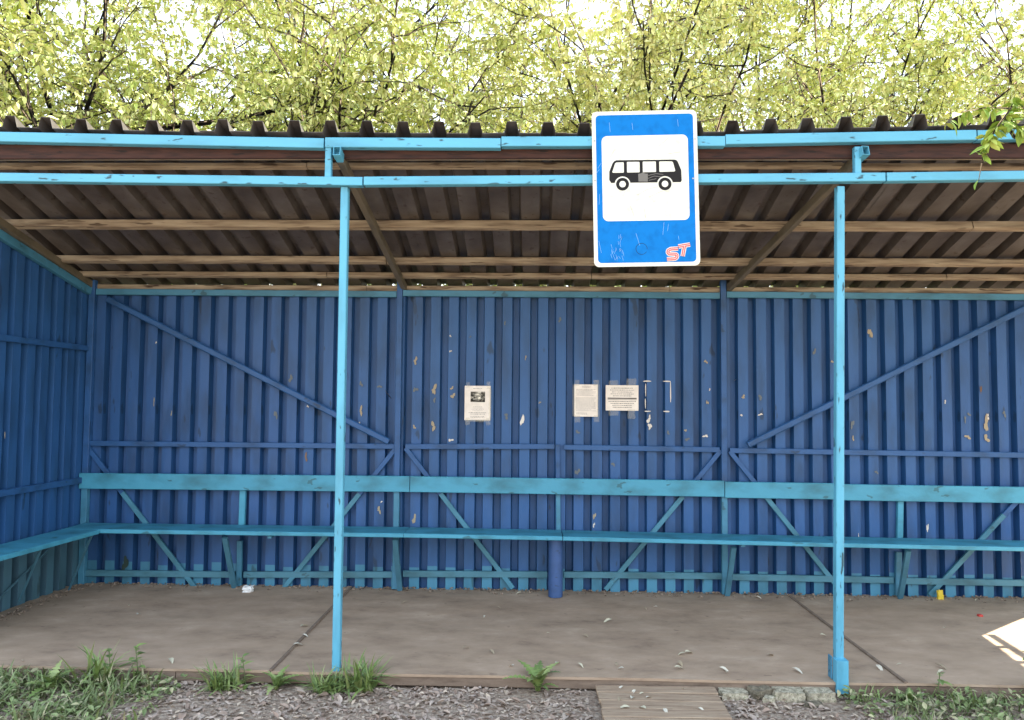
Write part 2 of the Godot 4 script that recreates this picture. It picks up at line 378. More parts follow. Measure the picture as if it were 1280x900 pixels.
func make_roof(shelter: Node3D) -> void:
	var roof := group_part("roof", shelter)
	var slope := 0.294
	var z0 := -0.2
	var z1 := 1.928
	# trapezoid ribs standing up; the sheets sag a little in the middle of the roof
	var pitch := 2.092 - 1.880
	var phase := -3.111 - pitch / 2.0
	var edges := []
	var e := phase - pitch * 4
	while e < 4.2:
		edges.append(e)
		e += pitch * 5
	edges.append(4.30)
	for i in edges.size() - 1:
		var st := begin()
		var a: float = edges[i] - (0.03 if i > 0 else 0.0)
		var b: float = edges[i + 1]
		var prof := []
		var r := RandomNumberGenerator.new()
		r.seed = 900 + i
		var k0 := int(round((edges[i] - phase) / pitch))
		prof.append(Vector2(a, 0))
		for k in range(k0, k0 + 5):
			var c := phase + k * pitch + pitch / 2.0 + r.randf_range(-0.004, 0.004)
			var hgt := 0.066 + r.randf_range(-0.004, 0.004)
			if c + 0.05 < b:
				prof.append_array([Vector2(c - 0.044, 0), Vector2(c - 0.027, hgt), Vector2(c + 0.027, hgt), Vector2(c + 0.044, 0)])
		prof.append(Vector2(b, 0))
		var lift := 0.002 * (i % 2)
		var zf := z1 + r.randf_range(-0.006, 0.008)
		var wob := noise(930 + i, 0.7, 2)
		for j in prof.size() - 1:
			for q in 6:
				var za := lerpf(z0, zf, q / 6.0)
				var zb := lerpf(z0, zf, (q + 1) / 6.0)
				var f := func(p: Vector2, z: float, t: float) -> Vector3:
					return Vector3(p.x, 2.506 + slope * z + 0.0031 * z * pow(p.x + 0.3, 2.0) + p.y + lift + t + 0.004 * wob.get_noise_2d(p.x * 2.0, z * 2.0), z)
				quad(st, f.call(prof[j], za, 0.0), f.call(prof[j], zb, 0.0), f.call(prof[j + 1], zb, 0.0), f.call(prof[j + 1], za, 0.0), Color.WHITE)
				if q == 5:
					quad(st, f.call(prof[j], zb, 0.0), f.call(prof[j], zb, -0.0035), f.call(prof[j + 1], zb, -0.0035), f.call(prof[j + 1], zb, 0.0), Color.WHITE)
		put("roof_sheet", finish(st), M.roof, roof)
	# rafters: square tube, the two inner ones ending open under the front beam
	for x in [[-1.183, -1.115], [1.869, 1.53], [-3.80, -3.70], [4.36, 4.34]]:
		var p0 := Vector3(x[1] + (0.035 if absf(x[0]) < 2.0 else 0.0), 2.452 - 0.262 * 0.06, -0.06)
		var p1 := Vector3(x[0] + (0.028 if x[0] < 0 else 0.0), 2.452 + 0.262 * 1.955, 1.955)
		var st := begin()
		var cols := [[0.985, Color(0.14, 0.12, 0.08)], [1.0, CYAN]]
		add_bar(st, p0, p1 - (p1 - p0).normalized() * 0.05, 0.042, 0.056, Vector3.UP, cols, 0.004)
		var d := (p1 - p0).normalized()
		var side := d.cross(Vector3.UP).normalized()
		var u := side.cross(d)
		for w in [[side * 0.0195, 0.003, 0.056, u], [side * -0.0195, 0.003, 0.056, u]]:
			add_bar(st, p1 - d * 0.05 + w[0], p1 + w[0], w[1], w[2], u, solid(CYAN), 0.0006)
		for w in [u * 0.0265, u * -0.0265]:
			add_bar(st, p1 - d * 0.05 + w, p1 + w, 0.036, 0.003, u, solid(CYAN), 0.0006)
		put("rafter", finish(st), M.plain_paint, roof)
	# battens between rafters and sheets, in lengths, each a little askew
	rng.seed = 5
	for s in [[1.642, 0.04, 0.03], [0.962, 0.055, 0.055], [0.428, 0.05, 0.05], [0.166, 0.045, 0.038]]:
		var x := -4.1
		var n := 0
		while x < 4.25:
			var nx := minf(x + rng.randf_range(1.9, 3.3), 4.36)
			if 4.36 - nx < 0.6:
				nx = 4.36
			var dz := rng.randf_range(-0.006, 0.006)
			var z: float = s[0] + dz
			var y: float = 2.500 + slope * z - s[2] / 2.0
			put("batten", bar(Vector3(x, y, z), Vector3(nx - 0.006, y, z + rng.randf_range(-0.008, 0.008)), s[1], s[2], Vector3(0, 1, -slope), solid(Color.WHITE), 0.004), M.wood, roof)
			x = nx
			n += 1
	for s in [[-3.72, -1.4], [-1.397, 1.1], [1.103, 4.2]]:
		put("wall_plate", bar(Vector3(s[0], 2.447, -0.012), Vector3(s[1], 2.445, -0.012), 0.05, 0.048, Vector3.UP, solid(Color.WHITE), 0.004), M.wood, roof)
	for s in [[-4.1, -1.2], [-1.195, 0.9], [0.905, 4.26]]:
		put("fascia_board", bar(Vector3(s[0], 2.985, 1.862), Vector3(s[1], 2.99, 1.862), 0.024, 0.085, Vector3.UP, solid(Color.WHITE), 0.003), M.red_wood, roof)
		put("batten", bar(Vector3(s[0], 2.952, 1.838), Vector3(s[1], 2.956, 1.838), 0.02, 0.016, Vector3.UP, solid(Color.WHITE), 0.003), M.wood, roof)

func make_front(shelter: Node3D) -> void:
	var frame := group_part("front_frame", shelter)
	for x in [[-1.112, -1.118], [-3.83, -3.83], [4.24, 4.24]]:
		put("post", bar(Vector3(x[0], -0.012, 1.885), Vector3(x[1], 2.765, 1.885), 0.044, 0.048, Vector3.BACK, solid(CYAN), 0.004), M.post_paint, frame)
	put("post", bar(Vector3(1.702, -0.02, 1.885), Vector3(1.746, 2.77, 1.885), 0.044, 0.048, Vector3.BACK, solid(CYAN), 0.004), M.post_paint, frame)
	put("post_sleeve", bar(Vector3(1.702, -0.062, 1.917), Vector3(1.704, 0.115, 1.917), 0.066, 0.066, Vector3.BACK, solid(CYAN), 0.006), M.post_paint, frame)
	put("post_sleeve", bar(Vector3(1.664, 0.0, 1.87), Vector3(1.664, 0.12, 1.87), 0.008, 0.05, Vector3.BACK, solid(TEAL), 0.003), M.paint, frame)
	for s in [[-4.12, 3.079, -1.239, 3.017], [-1.230, 3.022, -0.207, 3.016], [-0.202, 3.026, 1.083, 3.026], [1.087, 3.036, 2.500, 3.06], [2.509, 3.058, 4.27, 3.10]]:
		put("upper_beam", bar(Vector3(s[0], s[1], 1.905), Vector3(s[2], s[3], 1.905), 0.056, 0.058, Vector3.UP, solid(CYAN), 0.003), M.paint, frame)
	for s in [[-4.1, 2.828, -1.008, 2.792], [-0.999, 2.794, 1.986, 2.818], [1.995, 2.818, 4.27, 2.85]]:
		put("lower_beam", bar(Vector3(s[0], s[1], 1.905), Vector3(s[2], s[3], 1.905), 0.056, 0.050, Vector3.UP, solid(CYAN), 0.003), M.paint, frame)
	for x in [-1.213, 1.838, -3.86, 4.2]:
		put("stub_post", bar(Vector3(x, 2.818, 1.905), Vector3(x, 2.995, 1.905), 0.036, 0.04, Vector3.BACK, solid(CYAN), 0.003), M.paint, frame)

func make_platform(shelter: Node3D) -> void:
	var p := group_part("platform", shelter)
	var xs := [-3.78, -1.475, 2.035, 4.34]
	for i in 3:
		var st := begin()
		var poly := [Vector3(xs[i] + 0.003, 0, -0.04), Vector3(xs[i + 1] - 0.003, 0, -0.04), Vector3(xs[i + 1] + (0.02 if i == 1 else -0.003), 0, 1.93), Vector3(xs[i] + (0.02 if i == 2 else 0.003), 0, 1.93)]
		var y := -0.0015 * (i % 2)
		var wob := noise(700 + i, 0.5, 3)
		for a in 24:
			for b in 12:
				var f := func(u: float, v: float) -> Vector3:
					var q: Vector3 = poly[0].lerp(poly[1], u).lerp(poly[3].lerp(poly[2], u), v)
					return q + Vector3.UP * (y + 0.006 * wob.get_noise_2d(q.x, q.z * 1.5) - 0.004)
				quad(st, f.call(a / 24.0, b / 12.0), f.call((a + 1) / 24.0, b / 12.0), f.call((a + 1) / 24.0, (b + 1) / 12.0), f.call(a / 24.0, (b + 1) / 12.0), Color.WHITE)
				if b == 11:
					var l: Vector3 = f.call(a / 24.0, 1.0)
					var r: Vector3 = f.call((a + 1) / 24.0, 1.0)
					quad(st, l, r, r - Vector3.UP * 0.014, l - Vector3.UP * 0.014, Color.WHITE)
		put("floor_panel", finish(st), M.floor, p)
	# raised lips where the floor panels meet
	rng.seed = 8
	for s in [[-1.478, -1.475], [2.033, 2.054]]:
		put("floor_joint", bar(Vector3(s[0], -0.001, 0.02), Vector3(s[1], -0.001, 1.93), 0.022, 0.012, Vector3.UP, solid(Color.WHITE), 0.004), M.floor_edge, p)
	for s in [[-3.78, -2.02, 0.0], [-2.016, 1.86, 0.002], [1.864, 4.34, -0.004]]:
		put("edge_board", bar(Vector3(s[0], -0.047 + s[2], 1.912), Vector3(s[1], -0.045 + s[2], 1.914), 0.026, 0.056, Vector3.UP, solid(Color.WHITE), 0.003), M.floor_edge, p)
	for x in [-3.6, -1.48, 0.3, 2.04, 4.2]:
		put("joist", bar(Vector3(x, -0.06, -0.03), Vector3(x, -0.06, 1.89), 0.06, 0.085, Vector3.UP, solid(Color.WHITE), 0.004), M.floor_edge, p)
	put("joist", bar(Vector3(-3.77, -0.06, -0.03), Vector3(4.3, -0.06, -0.03), 0.05, 0.085, Vector3.UP, solid(Color.WHITE), 0.004), M.floor_edge, p)

func make_shelter() -> void:
	var shelter := thing("bus_shelter", "open-fronted blue metal bus shelter with profiled sheet walls and a sloping roof", "bus shelter")
	make_platform(shelter)
	make_back_wall(shelter)
	make_side_wall(shelter)
	make_roof(shelter)
	make_front(shelter)

# ---------------------------------------------------------------- benches
func make_benches() -> void:
	var b := thing("bench", "long turquoise wooden bench with a single backrest board along the back wall", "bench", Vector3(0.2, 0, 0.2))
	var o := -b.position
	var seat := func(a: Vector3, c: Vector3, mid: float) -> void:
		put("seat_board", bar(a, c, 0.30, 0.032, Vector3.UP, solid(BENCH), 0.004), M.plain_paint, b, o)
	seat.call(Vector3(-3.66, 0.484, 0.21), Vector3(-1.0, 0.484, 0.21), 0.0)
	seat.call(Vector3(-0.997, 0.484, 0.21), Vector3(0.221, 0.478, 0.21), 0.0)
	seat.call(Vector3(0.227, 0.478, 0.212), Vector3(2.292, 0.457, 0.212), 0.0)
	seat.call(Vector3(2.298, 0.457, 0.21), Vector3(4.1, 0.443, 0.21), 0.0)
	for s in [[Vector3(-3.720, 0.840, 0.066), Vector3(-1.005, 0.846, 0.066)], [Vector3(-0.999, 0.846, 0.066), Vector3(1.520, 0.838, 0.066)], [Vector3(1.526, 0.831, 0.066), Vector3(2.411, 0.829, 0.066)], [Vector3(2.417, 0.823, 0.066), Vector3(3.997, 0.817, 0.066)]]:
		put("backrest_board", bar(s[0], s[1], 0.026, 0.128, Vector3.UP, solid(BENCH), 0.004), M.plain_paint, b, o)
	for s in [[Vector3(-2.412, 0.438, 0.300), Vector3(-2.411, 0.003, 0.080)], [Vector3(-1.077, 0.441, 0.280), Vector3(-1.067, 0.012, 0.080)], [Vector3(1.544, 0.413, 0.260), Vector3(1.537, 0.034, 0.080)], [Vector3(2.860, 0.411, 0.280), Vector3(2.887, 0.031, 0.080)]]:
		put("bracket", bar(s[0], Vector3(s[1].x, 0.004, s[1].z), 0.04, 0.03, Vector3.BACK, solid(TEAL.lerp(Color(0.07, 0.14, 0.15), 0.4)), 0.003), M.plain_paint, b, o)
	for s in [[-2.05, 0.466], [1.60, 0.452]]:
		put("bracket", bar(Vector3(s[0], s[1] - 0.014, 0.05), Vector3(s[0], s[1] - 0.014, 0.33), 0.03, 0.02, Vector3.UP, solid(TEAL), 0.003), M.plain_paint, b, o)
	# thick pipe leg under the middle
	var st := begin()
	st.set_smooth_group(0)
	for i in 24:
		var a := TAU * i / 24
		var c := TAU * (i + 1) / 24
		var ctr := Vector3(0.175, 0, 0.19)
		var pa := ctr + Vector3(cos(a), 0, sin(a)) * 0.056
		var pc := ctr + Vector3(cos(c), 0, sin(c)) * 0.056
		quad(st, pa, pc, pc + Vector3.UP * 0.464, pa + Vector3.UP * 0.464, Color(0.042, 0.10, 0.26))
	put("pipe_leg", finish(st), M.plain_paint, b, o)

	var s := thing("bench", "short turquoise bench board fixed along the side wall", "bench", Vector3(-3.6, 0, 1.1))
	o = -s.position
	put("seat_board", bar(Vector3(-3.52, 0.482, 0.365), Vector3(-3.605, 0.482, 1.86), 0.30, 0.034, Vector3.UP, solid(BENCH), 0.004), M.plain_paint, s, o)
	for q in [[Vector3(-3.40, 0.464, 0.42), Vector3(-3.66, 0.004, 0.26)], [Vector3(-3.45, 0.464, 0.95), Vector3(-3.69, 0.06, 0.80)], [Vector3(-3.50, 0.464, 1.6), Vector3(-3.73, 0.06, 1.5)]]:
		put("bracket", bar(q[0], q[1], 0.014, 0.014, Vector3.BACK, solid(TEAL.lerp(Color(0.07, 0.12, 0.12), 0.4)), 0.002), M.plain_paint, s, o)

# ---------------------------------------------------------------- sign
func make_sign() -> void:
	var centre := Vector3(0.6255, 2.7465, 1.952)
	var t := thing("bus_stop_sign", "blue bus stop sign with a black bus on a white square and red ST letters", "sign", centre)
	t.rotation.z = deg_to_rad(1.15)
	# artwork in millimetres from the plate's middle
	var s := func(pts: Array) -> PackedVector2Array:
		var out := PackedVector2Array()
		for q in pts:
			out.append(Vector2(q[0], q[1]) * 0.001)
		return out
	put("sign_plate", plate(rounded(-0.3, -0.45, 0.3, 0.45, 0.03), 0.0, 0.006), M.sign_white, t)
	put("blue_field", plate(rounded(-0.278, -0.428, 0.278, 0.428, 0.022), 0.0008, 0.0006), M.sign_blue, t)
	var white := put("white_square", plate(rounded(-0.246, -0.188, 0.246, 0.306, 0.032), 0.0016, 0.0006), M.sign_white, t)
	var bus := put("bus_symbol", plate(s.call([[-202, 44], [-206, 52], [-205, 98], [-186, 146], [-176, 158], [-164, 164], [166, 161], [178, 158], [186, 148], [204, 100], [206, 40], [200, 30], [-196, 33]]), 0.0024, 0.0006), M.sign_black, t)
	for w in [[[-188, 96], [-172, 144], [-164, 151], [-124, 151], [-122, 148], [-122, 94], [-125, 91], [-184, 91]], [[-104, 94], [-104, 150], [-101, 153], [-35, 152], [-32, 149], [-32, 94], [-35, 91], [-101, 91]], [[-14, 94], [-14, 150], [-11, 153], [58, 152], [61, 149], [61, 94], [58, 91], [-11, 91]], [[80, 94], [80, 149], [83, 152], [150, 151], [158, 146], [170, 98], [166, 92], [83, 91]]]:
		put("bus_window", plate(s.call(w), 0.0031, 0.0006), M.sign_white, bus)
	for c in [Vector2(-0.131, 0.024), Vector2(0.110, 0.021)]:
		put("wheel_arch", plate(disc(c, 0.045), 0.0031, 0.0006), M.sign_white, bus)
		put("wheel", plate(disc(c, 0.037), 0.0038, 0.0006), M.sign_black, bus)
		put("hub", plate(disc(c, 0.0185), 0.0045, 0.0006), M.sign_white, bus)
	put("sticker", plate(s.call([[-40, 38], [-41, 82], [-20, 86], [-14, 94], [-4, 84], [14, 82], [13, 36]]), 0.0032, 0.0006), M.sign_grey, bus)
	rng.seed = 12
	for q in [[[18, 72], [60, 82], [100, 76]], [[16, 55], [50, 68], [92, 62]], [[20, 44], [60, 52]]]:
		put("scratch", plate(Geometry2D.offset_polyline(s.call(q), 0.0016)[0], 0.0031, 0.0005), M.sign_grey, bus)
	# ST letters: white outline, red stroke
	var glyphs := [[[176, -352], [135, -354], [120, -362], [118, -374], [126, -382], [164, -384], [170, -392], [166, -404], [156, -410], [112, -412]], [[178, -340], [244, -330]], [[213, -336], [201, -396]]]
	var strokes := []
	for gph in glyphs:
		strokes.append(s.call(gph))
	for st in strokes:
		put("letter_outline", plate(Geometry2D.offset_polyline(st, 0.0125, Geometry2D.JOIN_ROUND, Geometry2D.END_ROUND)[0], 0.0016 + 0.0002 * strokes.find(st), 0.0005), M.sign_white, t)
	for st in strokes:
		put("letter_stroke", plate(Geometry2D.offset_polyline(st, 0.0085, Geometry2D.JOIN_ROUND, Geometry2D.END_ROUND)[0], 0.0026 + 0.0002 * strokes.find(st), 0.0005), M.sign_red, t)
	for st in strokes:
		put("letter_core", plate(Geometry2D.offset_polyline(st, 0.0013, Geometry2D.JOIN_ROUND, Geometry2D.END_ROUND)[0], 0.0034 + 0.0002 * strokes.find(st), 0.0005), M.sign_white, t)
	# scratches and scuffs in the film
	for q in [[[190, 395], [193, 355]], [[-40, 305], [-60, 292]], [[-70, 380], [-66, 340]], [[-200, 385], [-196, 330]], [[-270, 120], [-250, 150]], [[-280, 90], [-262, 112]], [[-262, -30], [-266, -90]], [[-272, -300], [-258, -370]], [[100, -200], [92, -270]], [[125, -210], [118, -250]], [[180, -280], [182, -300]], [[-60, -260], [-40, -330]]]:
		put("scratch", plate(Geometry2D.offset_polyline(s.call(q), 0.0007)[0], 0.0012, 0.0004), M.sign_scuff, t)
	for q in [[[80, 240], [140, 292]], [[-50, -40], [10, -8], [70, 6]], [[20, -52], [90, -20]], [[-210, -42], [-188, -46]], [[-90, -100], [-70, -160]], [[-200, 180], [-170, 230]], [[130, 195], [200, 205]], [[-10, -120], [-4, -170]]]:
		put("scratch", plate(Geometry2D.offset_polyline(s.call(q), 0.0006)[0], 0.0022, 0.0004), M.sign_grey, t)
	for k in 26:
		var c := Vector2(rng.randf_range(-0.20, -0.13), rng.randf_range(-0.42, -0.28))
		put("scratch", plate(Geometry2D.offset_polyline(PackedVector2Array([c, c + Vector2(rng.randf_range(-0.012, 0.012), rng.randf_range(0.01, 0.035))]), 0.0006)[0], 0.0012, 0.0004), M.sign_scuff, t)
	var ring := PackedVector2Array(disc(Vector2(-0.03, -0.350), 0.032, 22))
	ring.remove_at(21)
	put("scratch", plate(Geometry2D.offset_polyline(ring, 0.0012)[0], 0.0012, 0.0004), M.sign_black, t)
	for q in [[-0.287, 0.28], [0.287, 0.28], [-0.287, 0.05], [0.27, 0.05]]:
		put("rivet", plate(disc(Vector2(q[0], q[1]), 0.005, 12), 0.003, 0.003), M.steel, t)
	for y in [0.27, 0.045]:
		put("clamp", bar(Vector3(-0.05, y, -0.009), Vector3(0.05, y, -0.009), 0.005, 0.04, Vector3.UP, solid(Color.WHITE), 0.001), M.steel, t)

# ---------------------------------------------------------------- papers
func text_rows(im: Image, x0: int, y0: int, x1: int, rows: int, step: int, ink: Color, centred := false) -> void:
	for r in rows:
		var x := x0
		var end := x1 - (rng.randi_range(0, (x1 - x0) / 3) if rng.randf() < 0.35 else 0)
		if centred:
			var cut := rng.randi_range(0, (x1 - x0) / 4)
			x = x0 + cut
			end = x1 - cut
		while x < end:
			var w := rng.randi_range(4, 16)
			im.fill_rect(Rect2i(x, y0 + r * step, mini(w, end - x), maxi(2, step / 3)), ink.lerp(Color(0.8, 0.79, 0.75), rng.randf_range(0.0, 0.4)))
			x += w + 4

func paper_base(w: int, h: int, sd: int, tint: Color) -> Image:
	var im := Image.create(w, h, false, Image.FORMAT_RGB8)
	var n := noise(sd, 0.01, 4)
	for y in h:
		for x in w:
			var v := 0.95 + 0.05 * n.get_noise_2d(x, y)
			im.set_pixel(x, y, Color(tint.r * v, tint.g * v, tint.b * v))
	return im

func paper_sheet(w: float, h: float, sd: int) -> ArrayMesh:
	var st := begin()
	st.set_smooth_group(0)
	var n := noise(sd, 3.0, 2)
	for j in 8:
		for i in 6:
			for c in [[i, j], [i + 1, j + 1], [i + 1, j], [i, j], [i, j + 1], [i + 1, j + 1]]:
				var u: float = c[0] / 6.0
				var v: float = c[1] / 8.0
				st.set_uv(Vector2(u, v))
				var x := (u - 0.5) * w
				var y := (0.5 - v) * h
				st.add_vertex(Vector3(x, y, 0.003 + 0.004 * n.get_noise_2d(x * 3.0, y * 3.0) + 0.004))
	return finish(st)

func paper_mat(im: Image) -> StandardMaterial3D:
	var m := StandardMaterial3D.new()
	m.albedo_texture = tex(im)
	m.roughness = 0.8
	m.metallic_specular = 0.2
	m.cull_mode = BaseMaterial3D.CULL_DISABLED
	return m

func tape(t: Node3D, x: float, y: float, w: float, h: float, z := 0.0115) -> void:
	var poly := PackedVector2Array([Vector2(x - w / 2, y - h / 2), Vector2(x + w / 2, y - h / 2 + 0.002), Vector2(x + w / 2, y + h / 2), Vector2(x - w / 2, y + h / 2 - 0.002)])
	put("tape", plate(poly, z, 0.0004), M.tape, t)

func make_papers() -> void:
	rng.seed = 31
	var ink := Color(0.28, 0.27, 0.26)
	var cream := Color(0.94, 0.91, 0.86)
	var a := paper_base(210, 297, 1, cream)
	text_rows(a, 70, 22, 140, 1, 10, ink, true)
	var n := noise(9, 0.03, 4)
	for y in range(50, 140):
		for x in range(48, 166):
			var v := 0.42 + 0.5 * n.get_noise_2d(x, y * 1.4) + (0.25 if absf(x - 108) < 22 and y < 118 else 0.0) - (0.15 if y > 118 else 0.0)
			a.set_pixel(x, y, Color(v, v * 0.98, v * 0.9))
	text_rows(a, 36, 180, 176, 4, 11, ink.lerp(cream, 0.45), true)
	text_rows(a, 26, 230, 186, 2, 12, ink, true)
	text_rows(a, 36, 262, 176, 2, 10, ink, true)
	var p := thing("notice", "A4 paper notice with a dark photograph at its top, taped to the wall", "notice", Vector3(-0.4665, 1.505, 0.0025))
	put("paper", paper_sheet(0.212, 0.282, 3), paper_mat(a), p)
	for q in [[-0.08, 0.146, 0.03, 0.05], [0.09, 0.146, 0.03, 0.06], [-0.08, -0.15, 0.035, 0.06], [0.09, -0.15, 0.035, 0.06], [0.103, 0.0, 0.022, 0.25], [0.0, -0.142, 0.2, 0.026]]:
		tape(p, q[0], q[1], q[2], q[3])
	var b := paper_base(210, 297, 2, cream)
	text_rows(b, 60, 14, 160, 2, 10, ink, true)
	text_rows(b, 18, 44, 192, 6, 11, ink.lerp(cream, 0.2))
	text_rows(b, 18, 122, 192, 13, 10, ink.lerp(cream, 0.1))
	text_rows(b, 18, 262, 120, 2, 10, ink)
	p = thing("notice", "portrait paper notice densely typed all over, beside the landscape notice", "notice", Vector3(0.4205, 1.533, 0.0025))
	put("paper", paper_sheet(0.192, 0.262, 4), paper_mat(b), p)
	for q in [[-0.075, 0.142, 0.04, 0.05], [0.082, 0.145, 0.045, 0.05], [-0.07, -0.148, 0.045, 0.06], [0.085, -0.145, 0.045, 0.06], [0.098, 0.0, 0.022, 0.26], [-0.1, 0.0, 0.022, 0.26]]:
		tape(p, q[0], q[1], q[2], q[3])
	var c := paper_base(297, 210, 5, cream)
	text_rows(c, 40, 22, 257, 5, 16, ink, true)
	c.fill_rect(Rect2i(18, 104, 262, 9), ink)
	c.fill_rect(Rect2i(18, 118, 262, 4), ink.lerp(cream, 0.3))
	text_rows(c, 20, 132, 280, 4, 16, ink, true)
	p = thing("notice", "landscape paper notice with a thick ruled line, taped at top and bottom", "notice", Vector3(0.7135, 1.557, 0.0025))
	put("paper", paper_sheet(0.266, 0.207, 6), paper_mat(c), p)
	for q in [[-0.07, 0.12, 0.075, 0.045], [0.075, 0.128, 0.08, 0.06], [-0.07, -0.125, 0.08, 0.04], [0.075, -0.13, 0.06, 0.08]]:
		tape(p, q[0], q[1], q[2], q[3])
	# what is left of a notice that was torn away: pale strips of its edges
	p = thing("torn_notice", "pale torn paper strips outlining where a notice was ripped off", "notice", Vector3(1.005, 1.575, 0.0025))
	rng.seed = 44
	var pale := Color(0.62, 0.59, 0.52)
	for q in [[-0.088, 0.12, 0.045, 0.006], [0.075, 0.12, 0.035, 0.007], [-0.1, 0.05, 0.005, 0.06], [-0.102, -0.06, 0.005, 0.05], [0.102, 0.03, 0.006, 0.1], [-0.085, -0.125, 0.03, 0.006], [0.07, -0.125, 0.03, 0.008], [-0.08, -0.205, 0.016, 0.02], [-0.073, -0.24, 0.012, 0.018]]:
		put("paper_strip", flake_mesh(Vector3(q[0], q[1], 0.0045), Vector3(q[2], 0, 0), Vector3(0, q[3], 0), pale, 0.35, 12), M.flake, p)
	p = thing("paper_scrap", "small white torn paper scrap stuck alone on the blue wall", "paper scrap", Vector3(-0.098, 1.370, 0.0025))
	put("paper", flake_mesh(Vector3(0, 0, 0.0045), Vector3(0.022, 0, 0), Vector3(0.004, 0.058, 0), Color(0.68, 0.65, 0.58), 0.6, 9), M.flake, p)

# ---------------------------------------------------------------- ground and small things
func ground_height(x: float, z: float) -> float:
	return -0.085 + 0.014 * gnoise.get_noise_2d(x, z) + 0.006 * gfine.get_noise_2d(x, z)

var gnoise := FastNoiseLite.new()
var gfine := FastNoiseLite.new()

func make_ground() -> void:
	gnoise.seed = 4
	gnoise.frequency = 0.8
	gfine.seed = 6
	gfine.frequency = 6.0
	var st := begin()
	st.set_smooth_group(0)
	var xs := [-150.0, -60.0, -25.0, -12.0, -7.0]
	var zs := [-150.0, -60.0, -25.0, -12.0, -6.0, -3.0, -1.0, 0.5, 1.5]
	var v := -5.0
	while v <= 5.01:
		xs.append(v)
		v += 0.08
	xs.append_array([7.0, 12.0, 25.0, 60.0, 150.0])
	v = 1.7
	while v <= 3.6:
		zs.append(v)
		v += 0.06
	zs.append_array([4.5, 6.0, 9.0, 14.0, 25.0, 60.0, 150.0])
	for i in xs.size() - 1:
		for j in zs.size() - 1:
			var f := func(a: int, b: int) -> Vector3: return Vector3(xs[a], ground_height(xs[a], zs[b]) - (0.03 if zs[b] < 1.6 and absf(xs[a]) < 5.0 else 0.0), zs[b])
			quad(st, f.call(i, j), f.call(i + 1, j), f.call(i + 1, j + 1), f.call(i, j + 1), Color.WHITE)
	var g := put("ground", finish(st), M.soil, self)
	g.set_meta("kind", "structure")
	g.set_meta("label", "bare brown earth in front of the shelter")

func multi(called: String, mesh: Mesh, m: Material, xf: Array, cols: Array, parent: Node3D) -> MultiMeshInstance3D:
	var mm := MultiMesh.new()
	mm.transform_format = MultiMesh.TRANSFORM_3D
	mm.use_colors = true
	mm.mesh = mesh
	mm.instance_count = xf.size()
	for i in xf.size():
		mm.set_instance_transform(i, xf[i])
		mm.set_instance_color(i, cols[i])
	var o := MultiMeshInstance3D.new()
	o.name = numbered(called) if parent == self else called
	o.multimesh = mm
	o.material_override = m
	parent.add_child(o, true)
	o.set_meta("kind", "stuff")
	return o

# a pointed leaf folded along its midrib, 1 m long along +x, bent by curl
func leaf_mesh(width: float, curl: float, fold: float, col := Color.WHITE) -> ArrayMesh:
	var st := begin()
	var sp := [[0.0, 0.02], [0.25, 0.8], [0.5, 1.0], [0.78, 0.55], [1.0, 0.0]]
	for i in sp.size() - 1:
		for side in [-1.0, 1.0]:
			var f := func(k: int, e: float) -> Vector3:
				var x: float = sp[k][0]
				var w: float = sp[k][1] * width * 0.5 * e
				return Vector3(x, -curl * x * x + fold * absf(w), w * side)
			if i == sp.size() - 2:
				for q in [f.call(i, 0.0), f.call(i + 1, 0.0), f.call(i, 1.0)]:
					st.set_color(col)
					st.add_vertex(q)
			else:
				quad(st, f.call(i, 0.0), f.call(i + 1, 0.0), f.call(i + 1, 1.0), f.call(i, 1.0), col)
	return finish(st)

# a grass blade, 1 m long, bowing over
func blade_mesh(width: float, bow: float) -> ArrayMesh:
	var st := begin()
	var n := 4
	for i in n:
		var f := func(k: int, s: float) -> Vector3:
			var t := k / float(n)
			var w := width * (1.0 - t * t) * 0.5 * s
			return Vector3(bow * t * t, t * (1.0 - 0.35 * bow * t), w)
		if i == n - 1:
			for q in [f.call(i, -1.0), f.call(i, 1.0), f.call(n, 0.0)]:
				st.set_color(Color.WHITE)
				st.add_vertex(q)
		else:
			quad(st, f.call(i, -1.0), f.call(i, 1.0), f.call(i + 1, 1.0), f.call(i + 1, -1.0), Color.WHITE)
	return finish(st)

# a jagged dandelion-like leaf, 1 m long along +x, arching
func jagged_mesh() -> ArrayMesh:
	var st := begin()
	var n := 9
	for i in n:
		for side in [-1.0, 1.0]:
			var f := func(k: float, e: float) -> Vector3:
				var t := k / float(n)
				var env := sin(PI * minf(1.0, 0.12 + t * 0.86)) * 0.17
				return Vector3(t * 0.94, 0.55 * t - 0.75 * t * t + 0.2 * absf(env * e), env * e * side)
			for q in [f.call(i, 0.0), f.call(i + 1, 0.0), f.call(i + 0.25, 1.0)]:
				st.set_color(Color.WHITE)
				st.add_vertex(q)
			for q in [f.call(i + 0.25, 1.0), f.call(i + 1, 0.0), f.call(i + 1, 0.5)]:
				st.set_color(Color.WHITE)
				st.add_vertex(q)
	return finish(st)

func random_basis(flat: float, size: float) -> Basis:
	var b := Basis(Vector3.UP, rng.randf() * TAU)
	b = b * Basis(Vector3.RIGHT, rng.randf_range(-flat, flat)) * Basis(Vector3.BACK, rng.randf_range(-flat, flat))
	return b.scaled(Vector3.ONE * size)

